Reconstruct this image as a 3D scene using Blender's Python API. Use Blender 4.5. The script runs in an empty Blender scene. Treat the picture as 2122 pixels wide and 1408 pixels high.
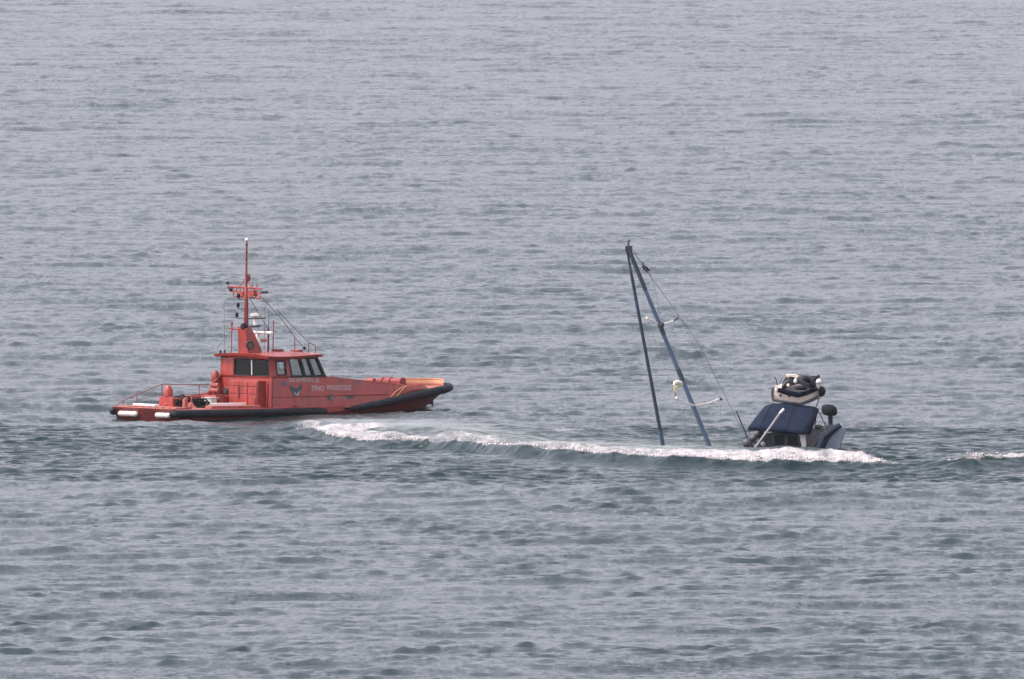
import bpy, math, random
import numpy as np
from mathutils import Vector, Matrix, Euler

S = bpy.context.scene
COL = S.collection
R = math.radians
random.seed(7)

# ------------------------------------------------------------------ camera
cd = bpy.data.cameras.new("camera")
cam = bpy.data.objects.new("camera", cd)
COL.objects.link(cam)
cam.location = (0, 0, 40)                       # headland, 40 m above the sea
cam.rotation_euler = (R(90 - 2.3197), 0, 0)
cd.sensor_width = 36
cd.lens = 561.9                                 # long telephoto
cd.clip_start = 1.0
cd.clip_end = 60000
S.camera = cam

# ------------------------------------------------------------------ light
HAZE = 0.000018
SUN_EL, SUN_AZ = R(55), R(-104)                 # sun from the left, slightly behind the camera (azimuth from +Y, clockwise)
w = bpy.data.worlds.new("World")
S.world = w
w.use_nodes = True
nt = w.node_tree
nt.nodes.clear()
sky = nt.nodes.new("ShaderNodeTexSky")
sky.sky_type = 'NISHITA'
sky.sun_disc = False
sky.sun_elevation = SUN_EL
sky.sun_rotation = SUN_AZ
sky.altitude = 0
sky.air_density = 1.0
sky.dust_density = 3.2
sky.ozone_density = 1.0
hsv = nt.nodes.new("ShaderNodeHueSaturation")   # milky overcast haze: the sky is nearly colourless
hsv.inputs["Saturation"].default_value = 0.25
bg = nt.nodes.new("ShaderNodeBackground")
bg.inputs["Strength"].default_value = 0.15
wo = nt.nodes.new("ShaderNodeOutputWorld")
nt.links.new(sky.outputs[0], hsv.inputs["Color"])
tint = nt.nodes.new("ShaderNodeMix"); tint.data_type = 'RGBA'; tint.blend_type = 'MULTIPLY'
tint.inputs[0].default_value = 1.0
tint.inputs[7].default_value = (1.045, 0.988, 1.06, 1)
nt.links.new(hsv.outputs[0], tint.inputs[6])
nt.links.new(tint.outputs[2], bg.inputs["Color"])
nt.links.new(bg.outputs[0], wo.inputs["Surface"])

sd = bpy.data.lights.new("sun", 'SUN')
sd.energy = 1.5
sd.angle = R(3)
sd.color = (1.0, 0.93, 0.86)
sun = bpy.data.objects.new("sun", sd)
COL.objects.link(sun)
sv = Vector((math.sin(SUN_AZ) * math.cos(SUN_EL), math.cos(SUN_AZ) * math.cos(SUN_EL), math.sin(SUN_EL)))
sun.rotation_euler = sv.to_track_quat('Z', 'Y').to_euler()
sun.location = sv * 200 + Vector((0, 850, 0))

S.view_settings.view_transform = 'Standard'
S.view_settings.look = 'None'
S.view_settings.exposure = 1.07
S.view_settings.gamma = 1.0
S.view_settings.use_curve_mapping = False
S.cycles.max_bounces = 6
S.cycles.transparent_max_bounces = 12

# ------------------------------------------------------------------ materials
def mat(name, col, rough=0.5, metal=0.0, var=0.12, scale=3.0, wear=None, wear_amt=0.0, spec=0.5, bump=0.0, bscale=30.0):
    m = bpy.data.materials.new(name)
    m.use_nodes = True
    t = m.node_tree
    b = t.nodes["Principled BSDF"]
    b.inputs["Roughness"].default_value = rough
    b.inputs["Metallic"].default_value = metal
    b.inputs["Specular IOR Level"].default_value = spec
    tc = t.nodes.new("ShaderNodeTexCoord")
    n = t.nodes.new("ShaderNodeTexNoise")
    n.inputs["Scale"].default_value = scale
    n.inputs["Detail"].default_value = 6
    n.inputs["Roughness"].default_value = 0.65
    t.links.new(tc.outputs["Object"], n.inputs["Vector"])
    mx = t.nodes.new("ShaderNodeMix")
    mx.data_type = 'RGBA'
    lo = [max(0, c * (1 - var)) for c in col]
    hi = [min(1, c * (1 + var)) for c in col]
    mx.inputs[6].default_value = (*lo, 1)
    mx.inputs[7].default_value = (*hi, 1)
    t.links.new(n.outputs["Fac"], mx.inputs[0])
    out = mx.outputs[2]
    if wear:
        mp = t.nodes.new("ShaderNodeMapping")
        mp.inputs["Scale"].default_value = (2.2, 2.2, 0.35)      # runs down the plating
        t.links.new(tc.outputs["Object"], mp.inputs["Vector"])
        n2 = t.nodes.new("ShaderNodeTexNoise")
        n2.inputs["Scale"].default_value = 1.1
        n2.inputs["Detail"].default_value = 8
        n2.inputs["Roughness"].default_value = 0.7
        t.links.new(mp.outputs[0], n2.inputs["Vector"])
        rp = t.nodes.new("ShaderNodeValToRGB")
        rp.color_ramp.elements[0].position = 0.46
        rp.color_ramp.elements[0].color = (0, 0, 0, 1)
        rp.color_ramp.elements[1].position = 0.68
        rp.color_ramp.elements[1].color = (wear_amt,) * 3 + (1,)
        t.links.new(n2.outputs["Fac"], rp.inputs[0])
        m2 = t.nodes.new("ShaderNodeMix")
        m2.data_type = 'RGBA'
        m2.inputs[7].default_value = (*wear, 1)
        t.links.new(rp.outputs[0], m2.inputs[0])
        t.links.new(out, m2.inputs[6])
        out = m2.outputs[2]
    t.links.new(out, b.inputs["Base Color"])
    if bump:
        n3 = t.nodes.new("ShaderNodeTexNoise")
        n3.inputs["Scale"].default_value = bscale
        t.links.new(tc.outputs["Object"], n3.inputs["Vector"])
        bp = t.nodes.new("ShaderNodeBump")
        bp.inputs["Strength"].default_value = bump
        bp.inputs["Distance"].default_value = 0.03
        t.links.new(n3.outputs["Fac"], bp.inputs["Height"])
        t.links.new(bp.outputs[0], b.inputs["Normal"])
    return m

RED = mat("rescue_red_paint", (0.33, 0.040, 0.030), 0.38, var=0.22, wear=(0.12, 0.036, 0.030), wear_amt=0.95, bump=0.12, bscale=2.5)
REDDECK = mat("red_deck_paint", (0.33, 0.09, 0.07), 0.8, var=0.2, wear=(0.36, 0.2, 0.16), wear_amt=0.5)
ANTIFOUL = mat("dark_red_bottom_paint", (0.22, 0.045, 0.045), 0.55, var=0.2, wear=(0.2, 0.13, 0.12), wear_amt=0.6)
ORANGE = mat("orange_paint", (0.40, 0.18, 0.095), 0.6, var=0.1, wear=(0.6, 0.3, 0.18), wear_amt=0.4)
STEM = mat("worn_stem_plate", (0.22, 0.15, 0.15), 0.6, var=0.2)
RUBBER = mat("black_rubber", (0.010, 0.012, 0.018), 0.7, spec=0.2, var=0.3, wear=(0.03, 0.03, 0.035), wear_amt=0.6, bump=0.2, bscale=6)
BLACK = mat("black_plastic", (0.010, 0.011, 0.015), 0.5, spec=0.25, var=0.3)
DARK = mat("dark_interior", (0.03, 0.032, 0.036), 0.8)
MAROON = mat("dark_red_fittings", (0.22, 0.035, 0.035), 0.55, var=0.2)
WHITE = mat("white_paint", (0.78, 0.77, 0.74), 0.45, var=0.06)
FENDERW = mat("white_fender_vinyl", (0.56, 0.50, 0.49), 0.5, var=0.06, wear=(0.36, 0.31, 0.30), wear_amt=0.6)
PRINTW = mat("white_lettering", (0.50, 0.43, 0.43), 0.6, var=0.1)
GREYP = mat("grey_alloy", (0.33, 0.33, 0.35), 0.45, metal=0.3, var=0.1)
WIRE = mat("dark_steel_wire", (0.10, 0.10, 0.11), 0.5, metal=0.5)
EMBLEM = mat("dark_green_emblem", (0.02, 0.055, 0.05), 0.6, var=0.2)
BLUEP = mat("dark_blue_print", (0.03, 0.03, 0.11), 0.6)
GREYGREEN = mat("grey_green_box_paint", (0.42, 0.44, 0.38), 0.6)
MASTB = mat("blue_grey_mast", (0.055, 0.09, 0.15), 0.45, metal=0.2, var=0.35, scale=1.1)
SAILC = mat("dark_furled_sail_cover", (0.032, 0.042, 0.055), 0.85, var=0.4, scale=2.0)
NAVY = mat("navy_canvas", (0.008, 0.015, 0.032), 0.9, spec=0.15, var=0.5, scale=1.6, wear=(0.022, 0.026, 0.055), wear_amt=0.6, bump=0.5, bscale=2.2)
NAVYD = mat("navy_canvas_border", (0.005, 0.008, 0.020), 0.9, spec=0.1, var=0.25)
HULLB = mat("dark_blue_gelcoat", (0.008, 0.016, 0.03), 0.6, spec=0.25, var=0.3)
HULLG = mat("wet_grey_blue_gelcoat", (0.16, 0.19, 0.25), 0.35, var=0.25, wear=(0.28, 0.29, 0.32), wear_amt=0.5)
CABIND = mat("dark_teal_cabin", (0.022, 0.038, 0.052), 0.4, var=0.5, scale=2.5)
CREAM = mat("cream_gelcoat", (0.78, 0.66, 0.55), 0.45, var=0.08, wear=(0.5, 0.42, 0.36), wear_amt=0.5)
DGREY = mat("wet_dark_grey_gear", (0.055, 0.058, 0.066), 0.5, var=0.4, scale=4)
YELLOW = mat("faded_yellow", (0.55, 0.5, 0.18), 0.6)
SPREAD = mat("cream_spreader", (0.74, 0.68, 0.63), 0.4, var=0.06)

def glass():
    m = bpy.data.materials.new("tinted_glass")
    m.use_nodes = True
    t = m.node_tree
    t.nodes.clear()
    o = t.nodes.new("ShaderNodeOutputMaterial")
    tr = t.nodes.new("ShaderNodeBsdfTransparent")
    tr.inputs[0].default_value = (0.80, 0.86, 0.88, 1)
    gl = t.nodes.new("ShaderNodeBsdfGlossy")
    gl.inputs["Roughness"].default_value = 0.03
    fr = t.nodes.new("ShaderNodeFresnel")
    fr.inputs[0].default_value = 1.45
    mx = t.nodes.new("ShaderNodeMixShader")
    t.links.new(fr.outputs[0], mx.inputs[0])
    t.links.new(tr.outputs[0], mx.inputs[1])
    t.links.new(gl.outputs[0], mx.inputs[2])
    t.links.new(mx.outputs[0], o.inputs[0])
    return m
GLASS = glass()

# ------------------------------------------------------------------ mesh helpers
class MB:
    def __init__(self):
        self.v = []; self.f = []
    def add(self, vs, fs):
        o = len(self.v)
        self.v += [tuple(p) for p in vs]
        self.f += [tuple(i + o for i in q) for q in fs]
        return self
    def box(self, a, b, rot=None, c=None):
        x0, y0, z0 = a; x1, y1, z1 = b
        vs = [Vector(p) for p in ((x0,y0,z0),(x1,y0,z0),(x1,y1,z0),(x0,y1,z0),(x0,y0,z1),(x1,y0,z1),(x1,y1,z1),(x0,y1,z1))]
        if rot:
            cc = Vector(c) if c else sum(vs, Vector()) / 8
            m = Euler(rot).to_matrix()
            vs = [m @ (p - cc) + cc for p in vs]
        return self.add(vs, [(0,3,2,1),(4,5,6,7),(0,1,5,4),(1,2,6,5),(2,3,7,6),(3,0,4,7)])
    def tube(self, pts, r, seg=8, r2=None, cap=True):
        pts = [Vector(p) for p in pts]
        n = len(pts)
        rs = r if isinstance(r, (list, tuple)) else [r + ((r2 if r2 is not None else r) - r) * i / max(1, n - 1) for i in range(n)]
        vs = []; fs = []
        up = None
        for i, p in enumerate(pts):
            d = (pts[min(i + 1, n - 1)] - pts[max(i - 1, 0)]).normalized()
            if up is None:
                up = d.orthogonal().normalized()
            up = (up - d * up.dot(d)).normalized()
            sd_ = d.cross(up)
            for k in range(seg):
                a = 2 * math.pi * k / seg
                vs.append(p + (up * math.cos(a) + sd_ * math.sin(a)) * rs[i])
        for i in range(n - 1):
            for k in range(seg):
                a = i * seg + k; b = i * seg + (k + 1) % seg
                fs.append((a, b, b + seg, a + seg))
        if cap:
            fs.append(tuple(reversed(range(seg))))
            fs.append(tuple(range((n - 1) * seg, n * seg)))
        return self.add(vs, fs)
    def lathe(self, prof, c=(0,0,0), axis=(0,0,1), seg=16):
        ax = Vector(axis).normalized(); u = ax.orthogonal().normalized(); v_ = ax.cross(u); c = Vector(c)
        vs = []; fs = []
        for (r, h) in prof:
            for k in range(seg):
                a = 2 * math.pi * k / seg
                vs.append(c + ax * h + (u * math.cos(a) + v_ * math.sin(a)) * max(r, 1e-4))
        for i in range(len(prof) - 1):
            for k in range(seg):
                a = i * seg + k; b = i * seg + (k + 1) % seg
                fs.append((a, b, b + seg, a + seg))
        fs.append(tuple(reversed(range(seg))))
        fs.append(tuple(range((len(prof) - 1) * seg, len(prof) * seg)))
        return self.add(vs, fs)
    def ball(self, c, r, seg=12, rings=8, rot=None):
        rx, ry, rz = r if isinstance(r, (list, tuple)) else (r, r, r)
        c = Vector(c); m = Euler(rot).to_matrix() if rot else Matrix.Identity(3)
        vs = []; fs = []
        for i in range(rings + 1):
            t = math.pi * (0.02 + 0.96 * i / rings)
            for k in range(seg):
                a = 2 * math.pi * k / seg
                vs.append(c + m @ Vector((rx * math.sin(t) * math.cos(a), ry * math.sin(t) * math.sin(a), -rz * math.cos(t))))
        for i in range(rings):
            for k in range(seg):
                a = i * seg + k; b = i * seg + (k + 1) % seg
                fs.append((a, b, b + seg, a + seg))
        fs.append(tuple(reversed(range(seg)))); fs.append(tuple(range(rings * seg, (rings + 1) * seg)))
        return self.add(vs, fs)
    def prism(self, pts, d):
        """closed polygon of 3-D points swept by vector d"""
        pts = [Vector(p) for p in pts]; d = Vector(d); n = len(pts)
        vs = pts + [p + d for p in pts]
        fs = [tuple(reversed(range(n))), tuple(range(n, 2 * n))]
        for i in range(n):
            j = (i + 1) % n
            fs.append((i, j, j + n, i + n))
        return self.add(vs, fs)
    def grid(self, rows, close_u=False):
        nu = len(rows[0]); vs = [p for r_ in rows for p in r_]; fs = []
        for i in range(len(rows) - 1):
            for k in range(nu if close_u else nu - 1):
                a = i * nu + k; b = i * nu + (k + 1) % nu
                fs.append((a, b, b + nu, a + nu))
        return self.add(vs, fs)
    def torus(self, c, R0, r, axis=(0,0,1), seg=18, rs=8, arc=1.0):
        ax = Vector(axis).normalized(); u = ax.orthogonal().normalized(); v_ = ax.cross(u); c = Vector(c)
        rows = []
        for i in range(seg + 1):
            a = 2 * math.pi * i / seg * arc
            d = u * math.cos(a) + v_ * math.sin(a)
            rows.append([c + d * (R0 + r * math.cos(2 * math.pi * k / rs)) + ax * r * math.sin(2 * math.pi * k / rs) for k in range(rs)])
        return self.grid(rows, True)
    def build(self, name, m, parent=None, bevel=0.0, smooth=40, thick=0.0, **props):
        import bmesh
        me = bpy.data.meshes.new(name)
        me.from_pydata(self.v, [], self.f)
        bm = bmesh.new(); bm.from_mesh(me)
        bmesh.ops.recalc_face_normals(bm, faces=bm.faces)
        bm.to_mesh(me); bm.free()
        me.materials.append(m)
        me.shade_smooth()
        me.set_sharp_from_angle(angle=R(smooth))
        o = bpy.data.objects.new(name, me)
        COL.objects.link(o)
        if parent: o.parent = parent
        if thick:
            md = o.modifiers.new("solid", 'SOLIDIFY'); md.thickness = thick; md.offset = 0
        if bevel:
            md = o.modifiers.new("bevel", 'BEVEL'); md.width = bevel; md.segments = 2; md.limit_method = 'ANGLE'; md.angle_limit = R(35)
        for k, v in props.items(): o[k] = v
        return o

def thing(name, label, cat, loc=(0,0,0), rot=(0,0,0), group=None):
    o = bpy.data.objects.new(name, None)
    COL.objects.link(o)
    o.empty_display_size = 0.5
    o.location = loc; o.rotation_euler = rot
    o["label"] = label; o["category"] = cat
    if group: o["group"] = group
    return o

def lerp(a, b, t): return a + (b - a) * t
def interp(x, pts):
    return float(np.interp(x, [p[0] for p in pts], [p[1] for p in pts]))

# ------------------------------------------------------------------ the sea
def make_sea():
    rng = np.random.default_rng(11)
    nx, ny, d = 1024, 8192, 0.25
    kx = 2 * np.pi * np.fft.fftfreq(nx, d)[None, :]
    ky = 2 * np.pi * np.fft.fftfreq(ny, d)[:, None]
    k = np.sqrt(kx * kx + ky * ky); k[0, 0] = 1
    def spec(amp2, sigma):
        n = (rng.standard_normal((ny, nx)) + 1j * rng.standard_normal((ny, nx))) * np.sqrt(amp2)
        n[0, 0] = 0
        h = np.real(np.fft.ifft2(n))
        return n * (sigma / h.std())
    wd = np.array([0.17, -0.985])
    cs = (kx * wd[0] + ky * wd[1]) / k
    Lw = 0.20
    chop = np.exp(-1 / (k * Lw) ** 2) / k ** 3.3 * (0.035 + 0.965 * cs ** 8) * np.exp(-(k * 0.05) ** 2)
    def band(lam, wid, p):
        kp = 2 * np.pi / lam
        return np.exp(-((k - kp) / (wid * kp)) ** 2) * (0.03 + 0.97 * np.abs(cs) ** p)
    # gusts: the small chop comes and goes in patches
    g = np.real(np.fft.ifft2((rng.standard_normal((ny, nx)) + 1j * rng.standard_normal((ny, nx))) * np.exp(-(k * 3.2) ** 2)))
    g = np.clip(1 + 0.22 * g / g.std(), 0.45, 1.8)
    n = spec(chop, 0.044)
    n = np.fft.fft2(np.real(np.fft.ifft2(n)) * g)
    n = n * 1.0
    lw = spec(band(4.6, 0.5, 7), 0.034) + spec(band(11, 0.45, 10), 0.062) + spec(band(42, 0.35, 6), 0.11)
    def pair(f):
        return np.real(np.fft.ifft2(f * n) + np.fft.ifft2(f * lw)).astype(np.float32)
    h = pair(1.0); hx = pair(1j * kx / k); hy = pair(1j * ky / k)
    del n, chop, lw, g
    # rows get wider apart with distance, columns spread out with distance
    ys = [610.0]
    while ys[-1] < 2230:
        y = ys[-1]
        s = 0.00072 * y
        if 808 < y < 868: s = 0.17
        ys.append(y + s)
    ys = np.array(ys)
    side_u = 1 + np.cumsum(0.0042 * 1.058 ** np.arange(64))     # coarser water out to the sides
    u = np.concatenate([-side_u[::-1], np.linspace(-1, 1, 600), side_u])
    nc = len(u)
    halfw = 0.047 * ys + 8
    X = halfw[:, None] * u[None, :]
    Y = np.repeat(ys[:, None], nc, 1)
    def samp(f, X, Y):
        gx = (X / d) % nx; gy = ((Y - 600) / d) % ny
        ix = gx.astype(np.int64); iy = gy.astype(np.int64)
        fx = (gx - ix).astype(np.float32); fy = (gy - iy).astype(np.float32)
        ix1 = (ix + 1) % nx; iy1 = (iy + 1) % ny
        return (f[iy, ix] * (1 - fx) + f[iy, ix1] * fx) * (1 - fy) + (f[iy1, ix] * (1 - fx) + f[iy1, ix1] * fx) * fy
    H = samp(h, X, Y)
    edge = np.clip(np.minimum((side_u[-1] - np.abs(u))[None, :] * 4, np.minimum((ys - ys[0]) / 12, (ys[-1] - ys) / 30)[:, None]), 0, 1)
    CH = 0.62
    DX = -CH * samp(hx, X, Y) * -1; DY = -CH * samp(hy, X, Y) * -1
    # smooth value noise for the breakers
    def vnoise(X, Y, sx, sy, seed):
        r_ = np.random.default_rng(seed).random((256, 256)).astype(np.float32)
        gx = X / sx; gy = Y / sy
        ix = np.floor(gx).astype(np.int64); iy = np.floor(gy).astype(np.int64)
        fx = gx - ix; fy = gy - iy
        fx = fx * fx * (3 - 2 * fx); fy = fy * fy * (3 - 2 * fy)
        a = r_[iy % 256, ix % 256]; b = r_[iy % 256, (ix + 1) % 256]; c = r_[(iy + 1) % 256, ix % 256]; e = r_[(iy + 1) % 256, (ix + 1) % 256]
        return (a * (1 - fx) + b * fx) * (1 - fy) + (c * (1 - fx) + e * fx) * fy
    # breaker: crest line y(x), height, foam on the face, foam behind the crest
    CX = np.array([-14.78, -12.73, -11.36, -9.52, -7.59, -4.89, -2.39, -0.05, 3.79, 7.22, 10.95, 13.48, 16.06, 18.25, 19.65, 20.91, 22.11, 23.84, 26.44, 30.05, 36.46])
    CY = np.array([872.7, 867.7, 862.7, 854.1, 849.6, 848.3, 842.0, 836.3, 830.4, 827.6, 826.1, 825.2, 825.8, 825.7, 825.9, 825.4, 823.8, 823.5, 825.3, 830.0, 839.2])
    CA = np.array([0, 0.08, 0.22, 0.32, 0.38, 0.42, 0.46, 0.48, 0.48, 0.46, 0.46, 0.45, 0.42, 0.34, 0.25, 0.22, 0.36, 0.46, 0.5, 0.5, 0.3])
    FF = np.array([0, 0, .05, .06, .06, .02, .02, .05, .10, .22, .38, .42, .40, .3, .2, 0, 0, .05, .1, .15, .1])
    FB = np.array([0, .5, 5.0, 9.5, 11.0, 8, 10.0, 9.0, 6.5, 6.0, 6.0, 6.5, 6.0, 3.5, 1.6, .5, .9, 1.9, 3.0, 3.5, 2.0])
    def I(A): return np.interp(X, CX, A)
    wob = (vnoise(X, Y * 0, 2.1, 1, 3) - 0.5) * 1.5 + (vnoise(X, Y * 0, 0.7, 1, 4) - 0.5) * 0.6
    V = Y - (I(CY) + wob)                        # >0 behind the crest
    A = I(CA) * (0.86 + 0.28 * vnoise(X, Y * 0, 1.6, 1, 5))
    face_w = 1.0
    pw = np.interp(X, CX, np.convolve(np.pad(FB, 1, mode='edge'), [.25, .5, .25], 'valid'))
    prof = np.where(V < 0, np.exp(-(np.abs(V) / face_w) ** 2.2), np.where(V < pw, 0.85 + 0.35 * np.clip(V / np.maximum(pw, 0.5), 0, 1), 1.2 * np.exp(-(np.clip(V - pw, 0, None) / 8) ** 1.5)))
    trough = -0.10 * np.exp(-((V + 4.5) / 2.6) ** 2)
    prof = np.where(V < 0, 0.85 * prof, prof)
    ridge = A * prof + A * trough
    near = np.exp(-(np.clip(np.abs(V) - 3, 0, None) / 9) ** 2) * np.clip(A * 1.5, 0, 1)
    turb = (vnoise(X, Y, 0.55, 0.9, 6) - 0.5) * 0.6 + (vnoise(X, Y, 0.24, 0.45, 7) - 0.5) * 0.4
    big = vnoise(X, Y, 2.6, 3.4, 8)
    ff = I(FF); fb = I(FB)
    foam_back = np.clip((fb * (0.6 + 0.7 * big) - V) / 1.2, 0, 1) * (V > -0.12)
    foam_front = np.clip((ff * 1.35 * (0.92 + 0.2 * big) + V) / 0.25, 0, 1) * (V <= -0.12 + 0.001)
    foam = np.where(V > -0.12, foam_back, foam_front * (ff > 0.02))
    foam = foam * np.clip((V + ff * 1.3 + 0.55 * vnoise(X, Y, 0.35, 0.4, 31) + 0.1) / 0.7, 0, 1)
    foam = foam * np.clip(A * 6 - 0.75, 0, 1)
    FI = np.interp(X, [-12, -9, -5, -2, 2, 6, 10, 17, 19.5, 23, 27, 35], [.80, .86, .62, .62, .70, .78, .90, .92, .75, .7, .82, .82])
    veil = 0.46 * np.clip(1 - np.abs(V - 5.5) / 9, 0, 1) * np.interp(X, [-11, -8, -3, 2, 6], [0, 1, .9, .3, 0]) * (V > 0.2)
    # a second, older line of froth between the two boats
    V2 = Y - np.interp(X, [-4, 0, 4, 8], [875, 869, 862, 858])
    veil2 = 0.50 * np.exp(-(V2 / 3.2) ** 2) * np.interp(X, [-4, -2, 3, 7, 9], [0, 1, .9, .5, 0]) * (0.6 + 0.8 * vnoise(X, Y, 3.0, 5.0, 21))
    foam = np.clip(np.maximum(np.maximum(foam * FI, veil * (0.5 + big)), veil2), 0, 1)
    aer = np.exp(-((V - 15) / 11) ** 2) * np.clip((V - 1) / 4, 0, 1) * np.interp(X, [-12, -8, -2, 8, 14, 18], [0, .8, 1, 0.9, 0.3, 0])
    aer = np.clip(aer * (0.35 + 1.0 * vnoise(X, Y, 6, 9, 9)), 0, 1)
    H = H * (1 - 0.3 * near) * (1 - 0.35 * aer) + ridge + foam * (turb * 0.30 + 0.05)
    DX = DX * (1 - 0.8 * near); DY = DY * (1 - 0.8 * near)
    # churned water along the rescue boat's side
    hx0, hy0 = -20.31, 881.0
    ca, sa = math.cos(R(44)), math.sin(R(44))
    bl = (X - hx0) * ca + (Y - hy0) * sa; bp = (X - hx0) * sa - (Y - hy0) * ca
    hw = np.interp(bl, [-1, 0, 12, 16, 19, 21], [2.2, 2.6, 2.6, 2.3, 1.4, 0.2])
    rim = np.exp(-((np.abs(bp) - hw - 0.05) / 0.35) ** 2) * ((bl > -0.8) & (bl < 20.6))
    wake = np.exp(-(np.clip(-bl, 0, None) / 5) ** 2) * (bl < 0.2) * (np.abs(bp) < 2.9) * 0.62
    spot = np.clip((vnoise(X, Y, 0.8, 1.1, 12) * 0.6 + vnoise(X, Y, 0.3, 0.5, 13) * 0.4 - 0.60) * 6, 0, 1)
    foam = np.maximum(foam, np.clip(np.maximum(rim, wake * 0.7) * spot, 0, 1) * 0.85)
    inside = np.clip((hw + 3.5 - np.abs(bp)) / 4, 0, 1) * ((bl > -3) & (bl < 23))
    H = H * (1 - 0.55 * inside) - 0.05 * inside
    X2 = X + DX * edge; Y2 = Y + DY * edge; H = H * edge
    nr = len(ys)
    verts = np.stack([X2, Y2, H], -1).reshape(-1, 3).astype(np.float32)
    idx = np.arange(nr * nc).reshape(nr, nc)
    quads = np.stack([idx[:-1, :-1], idx[:-1, 1:], idx[1:, 1:], idx[1:, :-1]], -1).reshape(-1, 4)
    # open sea round the detailed patch, out to the horizon
    B = 26000.0
    base = nr * nc
    outer = np.array([[-B, -B, 0], [B, -B, 0], [B, B, 0], [-B, B, 0]], np.float32)
    verts = np.concatenate([verts, outer])
    bl_, br_, tr_, tl_ = idx[0, 0], idx[0, -1], idx[-1, -1], idx[-1, 0]
    o0, o1, o2, o3 = base, base + 1, base + 2, base + 3
    polys_q = [(o0, o1, br_, bl_), (o1, o2, tr_, br_), (o2, o3, tl_, tr_), (o3, o0, bl_, tl_)]
    quads = np.concatenate([quads, np.array(polys_q)])
    me = bpy.data.meshes.new("sea")
    me.vertices.add(len(verts)); me.vertices.foreach_set("co", verts.ravel())
    me.loops.add(len(quads) * 4); me.loops.foreach_set("vertex_index", quads.ravel().astype(np.int32))
    me.polygons.add(len(quads)); me.polygons.foreach_set("loop_start", (np.arange(len(quads)) * 4).astype(np.int32))
    me.update(calc_edges=True)
    me.polygons.foreach_set("use_smooth", np.ones(len(quads), bool))
    for nm, arr in (("foam", foam), ("aerated", aer)):
        at = me.attributes.new(nm, 'FLOAT', 'POINT')
        at.data.foreach_set("value", np.concatenate([arr.ravel(), np.zeros(4)]).astype(np.float32))
    o = bpy.data.objects.new("sea", me)
    COL.objects.link(o)
    o["kind"] = "structure"
    # material
    m = bpy.data.materials.new("sea_water")
    m.use_nodes = True
    t = m.node_tree
    L = t.links.new
    b = t.nodes["Principled BSDF"]
    b.inputs["IOR"].default_value = 1.333
    b.inputs["Roughness"].default_value = 0.17
    geo = t.nodes.new("ShaderNodeNewGeometry")
    def noise(scale, detail, sc=(1, 1, 1), rough=0.55):
        mp = t.nodes.new("ShaderNodeMapping"); mp.inputs["Scale"].default_value = sc
        L(geo.outputs["Position"], mp.inputs["Vector"])
        n_ = t.nodes.new("ShaderNodeTexNoise"); n_.inputs["Scale"].default_value = scale
        n_.inputs["Detail"].default_value = detail; n_.inputs["Roughness"].default_value = rough
        L(mp.outputs[0], n_.inputs["Vector"])
        return n_.outputs["Fac"]
    a1 = t.nodes.new("ShaderNodeAttribute"); a1.attribute_name = "aerated"
    a2 = t.nodes.new("ShaderNodeAttribute"); a2.attribute_name = "foam"
    mixc = t.nodes.new("ShaderNodeMix"); mixc.data_type = 'RGBA'
    mixc.inputs[6].default_value = (0.002, 0.017, 0.018, 1)
    mixc.inputs[7].default_value = (0.24, 0.27, 0.255, 1)
    L(a1.outputs["Fac"], mixc.inputs[0])
    L(mixc.outputs[2], b.inputs["Base Color"])
    bump = t.nodes.new("ShaderNodeBump")
    bump.inputs["Strength"].default_value = 0.55
    bump.inputs["Distance"].default_value = 0.22
    L(noise(2.4, 5, (0.75, 0.7, 1), 0.65), bump.inputs["Height"])
    # ripple facets too small for the mesh: a random lean of the surface, patch by patch
    def facets(scale, amp):
        mp = t.nodes.new("ShaderNodeMapping"); mp.inputs["Scale"].default_value = scale
        L(geo.outputs["Position"], mp.inputs["Vector"])
        n_ = t.nodes.new("ShaderNodeTexNoise"); n_.inputs["Scale"].default_value = 1.0
        n_.inputs["Detail"].default_value = 3; n_.inputs["Roughness"].default_value = 0.6
        L(mp.outputs[0], n_.inputs["Vector"])
        v1 = t.nodes.new("ShaderNodeVectorMath"); v1.operation = 'SUBTRACT'; v1.inputs[1].default_value = (0.5, 0.5, 0.5)
        L(n_.outputs["Color"], v1.inputs[0])
        v2 = t.nodes.new("ShaderNodeVectorMath"); v2.operation = 'MULTIPLY'; v2.inputs[1].default_value = (amp * .6, amp, 0)
        L(v1.outputs[0], v2.inputs[0])
        return v2.outputs[0]
    va = t.nodes.new("ShaderNodeVectorMath"); va.operation = 'ADD'
    vc = t.nodes.new("ShaderNodeVectorMath"); vc.operation = 'ADD'
    L(facets((4.6, 1.3, 1), 0.72), vc.inputs[0]); L(facets((1.5, 0.55, 1), 0.45), vc.inputs[1])
    L(vc.outputs[0], va.inputs[0]); L(facets((0.14, 0.06, 1), 0.22), va.inputs[1])
    vd = t.nodes.new("ShaderNodeVectorMath"); vd.operation = 'ADD'      # wind patches
    L(va.outputs[0], vd.inputs[0]); L(facets((0.030, 0.013, 1), 0.17), vd.inputs[1])
    vb = t.nodes.new("ShaderNodeVectorMath"); vb.operation = 'ADD'
    L(vd.outputs[0], vb.inputs[0]); L(bump.outputs[0], vb.inputs[1])
    vn = t.nodes.new("ShaderNodeVectorMath"); vn.operation = 'NORMALIZE'
    L(vb.outputs[0], vn.inputs[0])
    L(vn.outputs[0], b.inputs["Normal"])
    fo = t.nodes.new("ShaderNodeBsdfPrincipled")
    fo.inputs["Roughness"].default_value = 0.9
    fcol = t.nodes.new("ShaderNodeMix"); fcol.data_type = 'RGBA'
    fcol.inputs[6].default_value = (0.19, 0.20, 0.20, 1)
    fcol.inputs[7].default_value = (0.56, 0.52, 0.515, 1)
    fr_ = t.nodes.new("ShaderNodeMapRange"); fr_.inputs[1].default_value = 0.36; fr_.inputs[2].default_value = 0.62
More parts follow.
